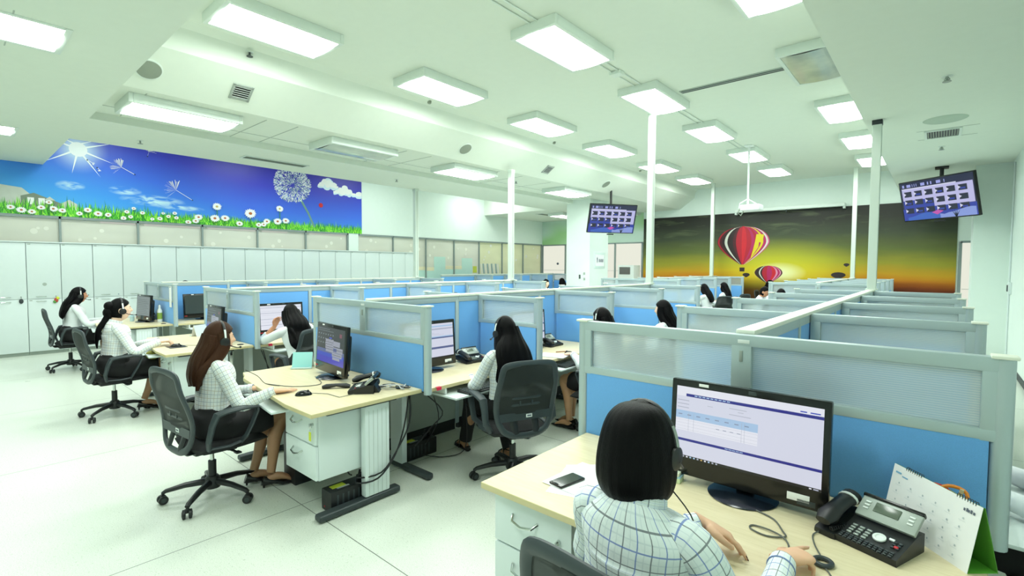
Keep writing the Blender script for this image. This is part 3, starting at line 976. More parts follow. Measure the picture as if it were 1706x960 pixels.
# ------------------------------------------------------------------ projector, screen housing, poles
o = thing('projector', 'white ceiling projector hanging on a thin rod before the sunset mural', 'projector', (-3.13, 11.58, 2.96))
k = MB(); k.box((0, 0, 0), (.40, .34, .13), M_WHITE2, .035, seg=3); k.build('body', None, o)
k = MB(); k.cyl((.06, .16, 0), (.06, .2, 0), .045, M_BLACKG, 16); k.build('lens', None, o)
k = MB(); k.cyl((-.08, 0, .06), (-.08, 0, 1.36), .022, M_WHITE2, 12); k.box((-.08, 0, 1.345), (.16, .16, .03), M_WHITE2, .005)
k.build('rod', None, o)
k = MB()
for s in (-1, 1): k.tube([(-.08, 0, .2), (-.08+s*.14, s*.1, .1), (-.08+s*.15, s*.11, -.02)], .012, M_WHITE2, 6)
k.tube([(-.2, -.1, 0), (-.25, -.12, -.1), (-.2, -.08, -.16), (-.14, -.1, -.08)], .016, M_GRILLE, 6)
k.build('bracket', None, o)
o = thing('projection_screen', 'white rolled-up projection screen case along the top of the sunset mural', 'projection screen', (-3.55, Y1-.2, 3.46))
MB().box((0, 0, 0), (2.96, .13, .1), M_LAMPW, .02).build('case', None, o)
k = MB()
for s in (-1, 1): k.box((s*1.46, .05, -.03), (.06, .16, .16), M_LAMPW, .008)
k.build('end_bracket', None, o)
MB().bx(-.01, .01, -.05, .05, -.12, -.04, M_DGREY, .004).build('pull_tab', None, o)

def pole(x, y, z0, z1, lb, w=.098, cap=None):
    o = thing('service_pole', lb, 'pole', (x, y, 0), 0, 'white service poles')
    k = MB()
    k.box((0, 0, (z0+z1)/2), (w, w, z1-z0), M_ALU_W, .004, seg=1)
    k.build('pole', None, o)
    k = MB(); k.box((0, 0, z1-.03), (w+.012, w+.012, .06), cap or M_ALU_W, .004); k.build('ceiling_cap', None, o)
    k = MB(); k.box((0, 0, z0+.01), (w+.03, w+.03, .02), M_ALU_W, .004); k.build('foot_collar', None, o)
    k = MB(); k.box((w/2, 0, (z0+z1)/2), (.006, .012, z1-z0-.1), M_GREYP); k.build('cable_groove', None, o)
    return o
M_ALU_W = mat('pole_white', '#d3dfd4', .4, .1, vary=.015)
pole(-.66, 7.97, 1.375, ZLOW, 'thick white pole rising from the right partition row to the soffit', cap=M_TRIM)
pole(-3.72, 7.87, 1.375, ZMAIN, 'white pole rising to the lamp from the middle partition row')
pole(-6.79, 7.8, 1.375, ZT, 'white pole at the end of third partition row, left of the column')
pole(-9.86, 7.72, 1.375, ZLOW, 'white pole nearest the meadow mural against the pale wall')
pole(-5.5, 16.1, 1.375, ZMAIN, 'far white pole just left of the biggest balloon')
pole(-1.74, 15.9, 1.375, ZMAIN, 'far white pole between the sunset clouds left of the thick pole')
# ------------------------------------------------------------------ lockers along the left wall
def make_locker():
    o = thing('locker', '', 'cabinet')
    W, D, H, S = .462, .44, 2.06, 1.03
    MB().bx(-D, -.02, -W/2, W/2, .06, H, M_WHITE, .004).build('carcass', None, o)
    MB().bx(-D, -.05, -W/2, W/2, 0, .06, M_GREYP).build('plinth', None, o)
    for nm, z0, z1 in (('lower_door', .065, S-.004), ('upper_door', S+.004, H-.004)):
        d = MB().bx(-.02, 0, -W/2+.003, W/2-.003, z0, z1, M_WHITE, .004).build(nm, None, o)
        zh = S-.045 if nm == 'lower_door' else S+.045
        k = MB(); k.tube([(0, -.12, zh), (.022, -.105, zh), (.026, -.05, zh), (.022, .005, zh), (0, .02, zh)], .006, M_CHROME, 7); k.build('handle', None, d)
        k = MB(); k.cyl((0, .15, zh), (.008, .15, zh), .009, M_CHROME, 10); k.build('lock', None, d)
        k = MB(); k.bx(0, .002, -W/2+.02, -W/2+.06, z1-.03, z1-.015, M_GREYP); k.build('number_plate', None, d)
    return o
lk = make_locker()
N_LOCK = 23
words = ['first', 'second', 'third', 'fourth', 'fifth', 'sixth', 'seventh', 'eighth', 'ninth', 'tenth', 'eleventh', 'twelfth', 'thirteenth', 'fourteenth', 'fifteenth', 'sixteenth', 'seventeenth', 'eighteenth', 'nineteenth', 'twentieth', 'twenty-first', 'twenty-second', 'twenty-third']
for i in range(N_LOCK):
    y = -.65+.466*i
    k = N_LOCK-i
    lb = 'plain tall white two-door locker under meadow mural, %s from the far end of the row' % words[k-1]
    if i == 4: lb = 'white locker with a small round grey sticker and a colourful keyring'
    if i == 3: lb = 'white locker with a dark keyring, just left of the stickered locker'
    if i == 0: tag(lk, lb, 'cabinet', 'lockers along the left wall'); o = lk; lk.location = (-12.5, y, 0)
    else: o = dup(lk, (-12.5, y, 0), None, lb, 'lockers along the left wall')
    if i == 4:
        q = MB().lathe([(.03, 0), (.03, .003)], M_GREYP, 16, Matrix.Translation((0, .0, 1.30)) @ Matrix.Rotation(pi/2, 4, 'Y')).build('round_sticker', None, o)
    if i in (3, 4):
        s = MB()
        s.tube([(.01, .15, 1.07), (.014, .15, 1.03)], .004, M_CHROME, 6)
        s.ell((.014, .15, 1.0), (.012, .03, .045), mat('keyring_red', '#b5483c', .5) if i == 4 else M_DGREY, 10, 8)
        if i == 4:
            s.ell((.014, .17, 1.035), (.012, .025, .03), M_YELLOW, 10, 8); s.ell((.014, .13, .97), (.012, .025, .03), mat('keyring_green', '#5b9c4a', .5), 10, 8)
        o2 = s.build('keyring'); o2.location = (-12.5, y, 0)
        tag(o2, 'colourful charm keyring hanging in a locker door' if i == 4 else 'dark keyring hanging in the locker left of the stickered one', 'keyring')
tp = MB().bx(-12.96, -12.48, -.88, 9.86, 2.062, 2.085, M_WHITE, .003).build("worktop_board")
tag(tp, 'long white top board running over the locker row', 'top board')

# ------------------------------------------------------------------ partition panels
def fabric_mat(name, c):
    mt = bpy.data.materials.new(name); mt.use_nodes = True
    t = NT(mt); b = t.n['Principled BSDF']
    co = t.coords()
    n1 = t.noise(co, 420, 2)
    c0 = lin(c)
    t.ln(t.mix(n1, tuple(v*.86 for v in c0), tuple(min(1, v*1.12) for v in c0)), b.inputs['Base Color'])
    b.inputs['Roughness'].default_value = 0.9
    b.inputs['Specular IOR Level'].default_value = 0.15
    b.inputs['Sheen Weight'].default_value = 0.25
    t.ln(t.bump(n1, .25, .001), b.inputs['Normal'])
    return mt
M_BLUE = fabric_mat('blue_partition_fabric', '#6dabe8')
def ribbed_glass():
    mt = bpy.data.materials.new('ribbed_polycarbonate'); mt.use_nodes = True
    t = NT(mt)
    out = t.n['Material Output']
    t.n.remove(t.n['Principled BSDF'])
    co = t.coords(); x, y, z = t.sep(co)
    wv = t.math('SINE', t.math('MULTIPLY', z, 2*pi/.0085))
    tone = t.mix(t.math('GREATER_THAN', wv, .55), lin('#eef4f5'), lin('#bccad3'))
    rf = t.add('ShaderNodeBsdfRefraction'); rf.inputs['Roughness'].default_value = .16; rf.inputs['IOR'].default_value = 1.08
    rf.inputs['Color'].default_value = (.93, .97, .97, 1)
    df = t.add('ShaderNodeBsdfDiffuse'); t.ln(tone, df.inputs['Color'])
    tl = t.add('ShaderNodeBsdfTranslucent'); t.ln(tone, tl.inputs['Color'])
    dm = t.add('ShaderNodeMixShader'); dm.inputs[0].default_value = .5; t.ln(df.outputs[0], dm.inputs[1]); t.ln(tl.outputs[0], dm.inputs[2])
    gl = t.add('ShaderNodeBsdfGlossy'); gl.inputs['Roughness'].default_value = .25
    m1 = t.add('ShaderNodeMixShader'); t.ln(t.math('ADD', .42, t.math('MULTIPLY', t.math('GREATER_THAN', wv, .55), .12)), m1.inputs[0]); t.ln(rf.outputs[0], m1.inputs[1]); t.ln(dm.outputs[0], m1.inputs[2])
    m2 = t.add('ShaderNodeMixShader'); m2.inputs[0].default_value = .06; t.ln(m1.outputs[0], m2.inputs[1]); t.ln(gl.outputs[0], m2.inputs[2])
    nb = t.bump(wv, .25, .002)
    t.ln(nb, rf.inputs['Normal'])
    t.ln(m2.outputs[0], out.inputs['Surface'])
    return mt
M_RIB = ribbed_glass()
HP = 1.366
def glazed_panel(W, mull=None, z0=.0, end_l=True, end_r=True, rail=M_ALU, simple=False, name='partition_panel', thick=.05):
    """panel in the local xz plane, x from 0..W, blue below, ribbed glass strip above"""
    o = thing(name, '', 'partition')
    T = thick
    f = MB()
    f.box((W/2, 0, HP-.026), (W, T, .052), rail, .006)
    f.box((W/2, 0, 1.095), (W, T, .04), rail, .006)
    for xx in [.028, W-.028]+([mull] if mull else []):
        f.box((xx, 0, (1.075+HP)/2-.01), (.056 if xx != mull else .085, T*.96, HP-1.09), rail, .004)
    f.build('frame', None, o)
    g = MB()
    xs = [.056]+([mull-.042, mull+.042] if mull else [])+[W-.056]
    for i in range(0, len(xs), 2): g.bx(xs[i], xs[i+1], -.004, .004, 1.113, HP-.05, M_RIB)
    g.build('ribbed_pane', None, o)
    MB().bx(.03, W-.03, -T*.46, T*.46, max(z0, .70), 1.077, M_BLUE, .005).build('blue_fabric', None, o)
    if z0 < .5:
        MB().bx(.03, W-.03, -T*.4, T*.4, .1, .70, M_GREYP).build('lower_board', None, o)
        MB().bx(.03, W-.03, -T*.36, T*.36, 0.0, .1, M_BLACK).build('black_plinth', None, o)
    for s, on in ((0, end_l), (1, end_r)):
        if not on: continue
        k = MB()
        xx = W*s
        k.tube([(xx, 0, .70 if z0 >= .5 else 0), (xx, 0, HP-.003)], [(.03, .03)]*2, rail, 14)
        k.box((xx, 0, HP+.001), (.07, .07, .012), M_CAP, .004)
        k.build('end_post', None, o)
    return o
def spine_section(L, name='partition_spine', near_end=False):
    """section along local +y: tall all-blue panel under a cream cap rail, pale board below the desk"""
    o = thing(name, '', 'partition')
    MB().bx(-.042, .042, 0, L, HP-.006, HP+.018, M_CAP, .008).build('cap_rail', None, o)
    f = MB()
    f.bx(-.032, .032, 0, L, HP-.06, HP-.006, M_ALU, .004)
    f.bx(-.034, .034, L-.045, L, .06, HP-.04, M_ALU, .004)
    f.build('frame', None, o)
    MB().bx(-.028, .028, .006, L-.05, .70, HP-.06, M_BLUE, .004).build('blue_fabric', None, o)
    MB().bx(-.022, .022, 0, L-.045, .11, .70, M_GREYP).build('lower_board', None, o)
    MB().bx(-.02, .02, 0, L-.045, 0, .11, M_BLACK).build('black_plinth', None, o)
    return o
YP = 2.36
SP = [-.66, -3.72, -6.79, -9.86]
WP = 1.68
BAY = 1.3725
rown = ['nearest row', 'second row', 'third row', 'row by the lockers']
who = ['behind the foreground monitor', 'at the brown-haired woman\'s desk', 'at the ponytailed woman\'s desk', 'at the farthest left desk']
ep = glazed_panel(WP, WP/2, z0=.72)
for i, sx in enumerate(SP):
    lb = 'wide glazed blue end partition %s' % who[i]
    if i == 0: o = ep; tag(o, lb, 'partition', 'end partitions'); o.location = (sx-WP/2, YP, 0)
    else: o = dup(ep, (sx-WP/2, YP, 0), None, lb, 'end partitions')
    if i == 0:
        k = MB(); k.box((WP/2+.01, -.026, HP-.03), (.05, .004, .016), M_WHITE2, .002); k.build('maker_plate', None, o)
        k = MB(); k.box((WP/2, -.026, 1.27), (.014, .006, .05), M_SILVER, .002); k.build('lock_slot', None, o)
# spines: first short, then one bay each
sec0 = spine_section(1.04); sec1 = spine_section(BAY)
first = [True, True]
for i, sx in enumerate(SP):
    y = YP+.03
    for j in range(5):
        L = 1.04 if j == 0 else BAY
        if j == 4: L = 7.95-y
        src = sec0 if j == 0 else sec1
        lb = 'blue spine partition of the %s, %s from its near end' % (rown[i], words[j])
        fi = 0 if j == 0 else 1
        if first[fi]:
            o = src; first[fi] = False; tag(o, lb, 'partition', 'spine partitions'); o.location = (sx, y, 0)
        else: o = dup(src, (sx, y, 0), None, lb, 'spine partitions')
        if j == 4: o.scale = (1, L/BAY, 1)
        y += L
# wings both sides of each spine
wing = glazed_panel(WP/2-.035, None, z0=.72, end_l=False)
fw = True
for i, sx in enumerate(SP):
    for j in range(4):
        yy = YP+BAY*(j+1)
        for s in (1, -1):
            side = 'right' if s > 0 else 'left'
            lb = '%s side glazed wing partition of the %s, %s behind its end partition' % (side, rown[i], words[j])
            loc = (sx+s*.035, yy, 0)
            if fw: o = wing; tag(o, lb, 'partition', 'wing partitions'); o.location = loc; fw = False
            else: o = dup(wing, loc, None, lb, 'wing partitions')
            o.rotation_euler = (0, 0, 0 if s > 0 else pi)
# far block
far = [(-1.76, 11.1, 16.4, 'far right row'), (-5.5, 11.5, 16.5, 'far middle row'), (-12.35, 10.7, 16.9, 'far left row')]
fsec = None
for fi, (sx, ya, yb, nm) in enumerate(far):
    n = 4; L = (yb-ya)/n
    for j in range(n):
        o = dup(sec1, (sx, ya+L*j, 0), None, 'blue spine partition of the %s, %s from its near end' % (nm, words[j]), 'far spine partitions')
        o.scale = (1, L/BAY, 1)
    for j in range(n+1):
        if j == 0:
            if fi == 2: continue
            o = dup(ep, (sx-WP/2, ya-.03, 0), None, 'glazed end partition of the %s before the sunset mural' % nm, 'far end partitions')
            continue
        for s in (1, -1):
            if fi == 2 and s < 0: continue
            o = dup(wing, (sx+s*.035, ya+L*j, 0), None, '%s side glazed wing of the %s, %s from the front' % ('right' if s > 0 else 'left', nm, words[j-1]), 'far wing partitions')
            o.rotation_euler = (0, 0, 0 if s > 0 else pi)
o = dup(ep, (-6.82, 11.55, 0), None, 'glazed partition with light window squares right of the column', 'far end partitions'); o.scale = (.55, 1, 1)

# ------------------------------------------------------------------ desks
def wood():
    mt = bpy.data.materials.new('maple_laminate'); mt.use_nodes = True
    t = NT(mt); b = t.n['Principled BSDF']
    co = t.coords()
    n = t.noise(t.mapping(co, (1.2, 14, 8)), 5, 4, .4)
    t.ln(t.ramp(n, [(0.3, '#dccfa8'), (0.7, '#e8dcb9')]), b.inputs['Base Color'])
    b.inputs['Roughness'].default_value = 0.34
    b.inputs['Specular IOR Level'].default_value = 0.3
    return mt
M_WOOD = wood()
M_EDGE = mat('maple_edge', '#d2c698', .45, vary=.05)
DZ = .74
def pedestal(x0, x1, y0, y1, parent, key=True):
    """hanging two-drawer pedestal, fronts facing -y"""
    p = MB().bx(x0, x1, y0+.02, y1, .25, .70, M_WHITE, .004).build('pedestal', None, parent)
    for nm, za, zb in (('top_drawer', .49, .695), ('bottom_drawer', .255, .482)):
        d = MB().bx(x0+.002, x1-.002, y0, y0+.02, za, zb, M_WHITE, .005).build(nm, None, parent)
        cx = (x0+x1)/2-.03; zc = zb-.075
        k = MB(); k.tube([(cx-.065, y0, zc+.012), (cx-.05, y0-.025, zc-.004), (cx, y0-.032, zc-.012), (cx+.05, y0-.025, zc-.004), (cx+.065, y0, zc+.012)], .006, M_CHROME, 8); k.build('handle', None, d)
    return p
M_GROOVE = mat('leg_groove', '#c3cfca', .5)
def t_leg(x, yf, yb, parent, ycol=None):
    """column leg with a long dark foot along y"""
    k = MB()
    yc = ycol if ycol is not None else (yf+yb)/2+.06
    k.box((x, yc, .375), (.06, .20, .64), M_WHITE, .012)
    for q in range(5): k.box((x+.031, yc-.07+q*.035, .36), (.002, .003, .6), M_GROOVE)
    leg = k.build('leg', None, parent)
    k = MB()
    k.box((x, (yf+yb)/2, .03), (.075, yb-yf, .045), M_DGREY, .018, seg=3)
    k.build('foot', None, leg)
    k = MB(); k.box((x, (yf+yb)/2+.02, .705), (.05, (yb-yf)*.86, .025), M_DGREY, .004); k.build('beam', None, leg)
def end_desk(label, sx, flip):
    """desk against the end partition; origin at floor below the middle of its back edge; pedestal right unless flip"""
    o = thing('end_desk', label, 'desk', (sx, YP-.03, 0), 0, 'end desks')
    W2 = .80
    b = MB()
    fx = -1 if flip else 1
    # top with a slanted notch above the keyboard tray
    pts = [(-W2, 0), (W2, 0), (W2, -.86), (.44, -.86), (-.58, -.74), (-.66, -.70), (-W2, -.66)]
    if flip: pts = [(-W2, 0), (W2, 0), (W2, -.84), (-W2, -.84)]
    b.prism([(p[0], p[1]) for p in pts][::-1], DZ-.025, DZ, M_WOOD, 'z')
    b.build('desktop', None, o, smooth_angle=.3)
    e = MB()
    n = len(pts)
    for i in range(1, n):
        p, q = Vector((*pts[i], 0)), Vector((*pts[(i+1) % n], 0))
        dd = (q-p); L = dd.length
        e.box((p+q)/2+Vector((0, 0, DZ-.0135)), (L+.004, .005, .026), M_EDGE, .002, rot=(0, 0, math.atan2(dd.y, dd.x)))
    e.build('edge_band', None, o)
    if not flip: pedestal(.26, .69, -.78, -.30, o)
    else: pedestal(-.76, -.36, -.80, -.25, o)
    t_leg(.735 if not flip else .74, -.80, -.17, o, -.36)
    t_leg(-.72 if not flip else -.78, -.74, -.06, o, -.36)
    # keyboard tray
    tr = MB()
    if not flip:
        tr.box((-.10, -.70, .655), (.86, .30, .016), M_WHITE, .004, rot=(0, 0, -.115))
    else:
        tr.box((.14, -.74, .655), (.8, .28, .016), M_WHITE, .004)
    tr.build('keyboard_tray', None, o)
    g = MB(); g.lathe([(.03, 0), (.034, .003), (.034, .006), (.02, .006)], M_BLACK, 18, Matrix.Translation((.66 if not flip else -.6, -.09, DZ-.0))); g.build('cable_grommet', None, o)
    return o
d1 = end_desk('maple end desk in the foreground with papers, monitor and calendar', SP[0], True)
d2 = end_desk('maple end desk of the brown-haired woman', SP[1], False)
d3 = dup(d2, (SP[2], YP-.03, 0), None, 'maple end desk of the ponytailed woman')
d4 = dup(d2, (SP[3], YP-.03, 0), None, 'farthest left maple end desk near the lockers')
# second-level children for the duplicated desks are copied by dup()
def side_desk(label):
    """desk along a spine; local +x away from the spine, y along it, width one bay"""
    o = thing('side_desk', label, 'desk', (0, 0, 0), 0, 'side desks')
    L = BAY-.06
    MB().bx(0, .80, -L/2, L/2, DZ-.025, DZ, M_WOOD, .003).build('desktop', None, o)
    e = MB(); e.bx(.80, .804, -L/2, L/2, DZ-.0265, DZ-.0005, M_EDGE, .001); e.build('edge_band', None, o)
    k = MB()
    k.box((.74, -.16, .655), (.42, .74, .016), M_WHITE, .004)
    for yy in (-.5, .18): k.box((.62, yy, .69), (.36, .015, .05), M_WHITE2, .003)
    k.build('keyboard_tray', None, o)
    for s in (-1, 1):
        k = MB(); k.box((.34, s*(L/2-.04), .36), (.16, .05, .71), M_WHITE, .008)
        lg = k.build('leg', None, o)
        k = MB(); k.box((.40, s*(L/2-.04), .03), (.7, .06, .045), M_DGREY, .016); k.build('foot', None, lg)
    k = MB(); k.lathe([(.03, 0), (.034, .003), (.034, .006), (.02, .006)], M_BLACK, 18, Matrix.Translation((.1, .1, DZ))); k.build('cable_grommet', None, o)
    return o
sd = None
for i, sx in enumerate(SP):
    for s in (1, -1):
        for j in range(4):
            yy = YP+BAY*(j+.5)
            lb = '%s side desk of the %s, %s bay behind its end partition' % ('right' if s > 0 else 'left', rown[i], words[j])
            if i == 1 and s > 0: lb = ['desk of the long-haired woman in the middle of the photo', 'desk with the clipboard papers and phone behind the glazed wing', 'desk with the phone beyond the woman with smooth black hair', 'last right desk of the second row'][j]
            if sd is None: sd = side_desk(lb); o = sd
            else: o = dup(sd, None, None, lb)
            o.location = (sx+s*.036, yy, 0); o.rotation_euler = (0, 0, 0 if s > 0 else pi)
for (sx, s, yy, lb) in ((-5.5, 1, 12.15, 'far desk in front of the woman with her hand on her cheek'), (-5.5, 1, 13.4, 'far desk before the second far woman in white')):
    o = dup(sd, None, None, lb); o.location = (sx+s*.036, yy, 0)
# ------------------------------------------------------------------ office chairs
def mesh_fabric():
    mt = bpy.data.materials.new('black_chair_mesh'); mt.use_nodes = True
    t = NT(mt); b = t.n['Principled BSDF']
    out = t.n['Material Output']
    b.inputs['Base Color'].default_value = (*lin('#1b2220'), 1)
    b.inputs['Roughness'].default_value = .7
    tr = t.add('ShaderNodeBsdfTransparent')
    mx = t.add('ShaderNodeMixShader'); mx.inputs[0].default_value = .94
    t.ln(tr.outputs[0], mx.inputs[1]); t.ln(b.outputs[0], mx.inputs[2]); t.ln(mx.outputs[0], out.inputs['Surface'])
    return mt
M_MESH = mesh_fabric()
M_CHF = mat('chair_frame_charcoal', '#353f42', .45, vary=.04)
M_CHB = mat('chair_base_black', '#1a1e1f', .42, vary=.04)
M_SEAT = mat('black_seat_fabric', '#17191b', .85, vary=.12, bump=.2, bscale=500)
def back_y(v):
    f = max(0, (v-.42)/.57)
    return -.232-.065*f**1.4+.035*sin(pi*min(1, max(0, f*1.5)))
def make_chair():
    o = thing('office_chair', '', 'chair')
    # five-star base
    k = MB()
    k.lathe([(.05, .075), (.055, .09), (.05, .14), (.036, .16)], M_CHB, 20)
    base = k.build('base', None, o)
    for i in range(5):
        a = 2*pi*i/5+.35
        k = MB()
        k.tube([(.03*cos(a), .03*sin(a), .122), (.17*cos(a), .17*sin(a), .112), (.285*cos(a), .285*sin(a), .088), (.305*cos(a), .305*sin(a), .075)], [(.024, .024), (.021, .019), (.018, .014), (.016, .012)], M_CHB, 10, side=(-sin(a), cos(a), 0))
        k.build('leg', None, base)
    for i in range(5):
        a = 2*pi*i/5+.35
        c = Vector((.305*cos(a), .305*sin(a), 0)); tdir = Vector((-sin(a+.5), cos(a+.5), 0)); fd = Vector((cos(a+.5), sin(a+.5), 0))
        k = MB()
        for s in (-1, 1): k.tube([c+tdir*s*.008+Vector((0, 0, .030)), c+tdir*s*.012+Vector((0, 0, .030)), c+tdir*s*.026+Vector((0, 0, .030)), c+tdir*s*.029+Vector((0, 0, .030))], [.026, .030, .030, .024], M_CHB, 18)
        k.box(c+Vector((0, 0, .05)), (.022, .03, .03), M_CHB, .008)
        k.cyl(c+Vector((0, 0, .045)), c+Vector((0, 0, .08)), .008, M_CHB, 8)
        for s in (-1, 1): k.cyl(c+tdir*s*.029+Vector((0, 0, .030)), c+tdir*s*.031+Vector((0, 0, .030)), .016, M_DGREY, 12)
        k.build('caster', None, o)
    k = MB(); k.cyl((0, 0, .15), (0, 0, .27), .026, M_CHB, 16); k.cyl((0, 0, .27), (0, 0, .36), .014, M_CHROME, 12); k.build('gas_lift', None, o)
    k = MB(); k.box((0, -.01, .375), (.17, .26, .05), M_CHB, .015); k.cyl((.08, .04, .37), (.24, .06, .365), .008, M_CHB, 8); k.box((.25, .06, .365), (.05, .035, .012), M_CHB, .004); k.box((.03, .12, .345), (.06, .07, .06), M_CHB, .02)
    k.build('tilt_mechanism', None, o)
    # seat
    s = MB()
    tb = bmesh.new(); bmesh.ops.create_grid(tb, x_segments=14, y_segments=14, size=1)
    N = 15
    top, bot = [], []
    for j in range(N):
        for i in range(N):
            u, v = -1+2*i/(N-1), -1+2*j/(N-1)
            q = (u*math.sqrt(1-v*v*.22), v*math.sqrt(1-u*u*.22))
            edge = max(abs(u), abs(v))
            zt = .462-.038*edge**6-.012*(1-u*u)*(1-v*v)*.6-(.025*max(0, v-.4)**1.5*2)
            top.append((q[0]*.255, q[1]*.250+.070, zt)); bot.append((q[0]*.243, q[1]*.238+.070, .395))
    tb.free()
    vs = top+bot; fs = []
    for j in range(N-1):
        for i in range(N-1):
            a = j*N+i
            fs.append((a, a+1, a+N+1, a+N)); fs.append((N*N+a, N*N+a+N, N*N+a+N+1, N*N+a+1))
    def rim(a, b_): fs.append((a, N*N+a, N*N+b_, b_))
    for i in range(N-1):
        rim(i, i+1); rim((N-1)*N+i+1, (N-1)*N+i); rim((i+1)*N, i*N); rim(i*N+N-1, (i+1)*N+N-1)
    s.faces(vs, fs, M_SEAT)
    s.build('seat', None, o, smooth_angle=1.2)
    # backrest frame: closed rounded loop, open hand hole below the mesh
    half = [(0, .96), (.10, .96), (.178, .951), (.208, .925), (.224, .84), (.236, .72), (.232, .62), (.215, .53), (.175, .455), (.10, .42), (0, .412)]
    loop = [(u, v) for u, v in half]+[(-u, v) for u, v in half[-2:0:-1]]
    P = [Vector((u, back_y(v), v)) for u, v in loop]
    # smooth subdivide
    Q = []
    n = len(P)
    for i in range(n):
        p0, p1, p2, p3 = P[i-1], P[i], P[(i+1) % n], P[(i+2) % n]
        for f in (0, .33, .67):
            Q.append(.5*((2*p1)+(p2-p0)*f+(2*p0-5*p1+4*p2-p3)*f*f+(3*p1-p0-3*p2+p3)*f**3))
    k = MB()
    k.tube(Q, [(.014, .024)]*len(Q), M_CHF, 10, side=(0, 1, 0), closed=True)
    fr = k.build('back_frame', None, o)
    # mesh panel
    k = MB()
    def hw(v):
        for (u0, v0), (u1, v1) in zip(half, half[1:]):
            if v1 <= v <= v0: return u0+(u1-u0)*(v0-v)/(v0-v1) if v0 > v1 else u1
        return .2
    rowsv = [.95-.375*i/14 for i in range(15)]
    vs, fs = [], []
    for v in rowsv:
        w = max(.165, hw(v)-.006)
        for i in range(9):
            u = -1+2*i/8
            vs.append((u*w, back_y(v)-.004+.012*(u*u-1)*-1*-1, v))
    for r in range(14):
        for i in range(8): a = r*9+i; fs.append((a, a+1, a+10, a+9))
    k.faces(vs, fs, M_MESH); k.build('back_mesh', None, o, fixn=False)
    k = MB()
    for v in (.70, .645):
        k.tube([(-.19, back_y(v)+.01, v+.01), (-.1, back_y(v)-.012, v), (.1, back_y(v)-.012, v), (.19, back_y(v)+.01, v+.01)], [(.012, .006)]*4, M_CHF, 8, side=(0, 0, 1))
    for u in (-.05, .05): k.box((u, back_y(.67)-.012, .672), (.014, .01, .06), M_CHF, .003)
    k.build('lumbar_support', None, o)
    k = MB()
    vs = []; fs = []
    for i, v in enumerate((.585, .55, .525)):
        for j in range(7):
            u = (-1+j/3)*(hw(v)-.01); vs.append((u, back_y(v)-.014, v)); 
    n0 = len(vs)
    vs += [(p[0], p[1]+.02, p[2]) for p in vs]
    for r in range(2):
        for j in range(6):
            a = r*7+j; fs.append((a, a+1, a+8, a+7)); fs.append((n0+a, n0+a+7, n0+a+8, n0+a+1))
    for j in range(6): fs.append((j, n0+j, n0+j+1, j+1)); fs.append((14+j, 14+j+1, n0+15+j, n0+14+j))
    for r in range(2): fs.append((r*7, r*7+7, n0+r*7+7, n0+r*7)); fs.append((r*7+6, n0+r*7+6, n0+r*7+13, r*7+13))
    k.faces(vs, fs, M_CHF); k.build('back_lower_bar', None, o)
    k = MB(); k.box((.03, back_y(.555)-.0165, .555), (.05, .003, .026), M_WHITE2, .001); k.box((.03, back_y(.555)-.0185, .555), (.034, .001, .010), M_INK)
    k.build('asset_sticker', None, o)
    k = MB()
    for s in (-1, 1):
        k.tube([(s*.06, -.05, .38), (s*.07, -.19, .385), (s*.085, -.235, .43), (s*.09, back_y(.52)+.012, .53)], [(.03, .012)]*4, M_CHB, 8, side=(1, 0, 0))
    k.build('back_bracket', None, o)
    for s in (-1, 1):
        k = MB()
        x = s*.285
        pts = [(x-s*.05, -.12, .43), (x, -.14, .50), (x, -.115, .60), (x, -.085, .665), (x, -.02, .678), (x, .10, .682), (x, .175, .672), (x, .185, .645), (x, .15, .56), (x, .105, .48), (x-s*.05, .09, .43)]
        k.tube(pts, [(.022, .014), (.026, .017), (.028, .020), (.034, .022), (.038, .019), (.038, .017), (.034, .016), (.028, .013), (.024, .011), (.024, .011), (.022, .010)], M_CHF, 10, side=(1, 0, 0))
        k.tube([(x-s*.04, -.12, .435), (x-s*.02, 0, .43), (x-s*.04, .09, .435)], [(.02, .008)]*3, M_CHF, 8, side=(1, 0, 0))
        k.build('armrest', None, o)
    return o
chair0 = make_chair()
USED = [False]
def chair(x, y, rz, lb):
    if not USED[0]:
        USED[0] = True; o = chair0; o.location = (x, y, 0); o.rotation_euler = (0, 0, rz); tag(o, lb, 'chair', 'black mesh office chairs')
    else: o = dup(chair0, (x, y, 0), rz, lb, 'black mesh office chairs')
    return o

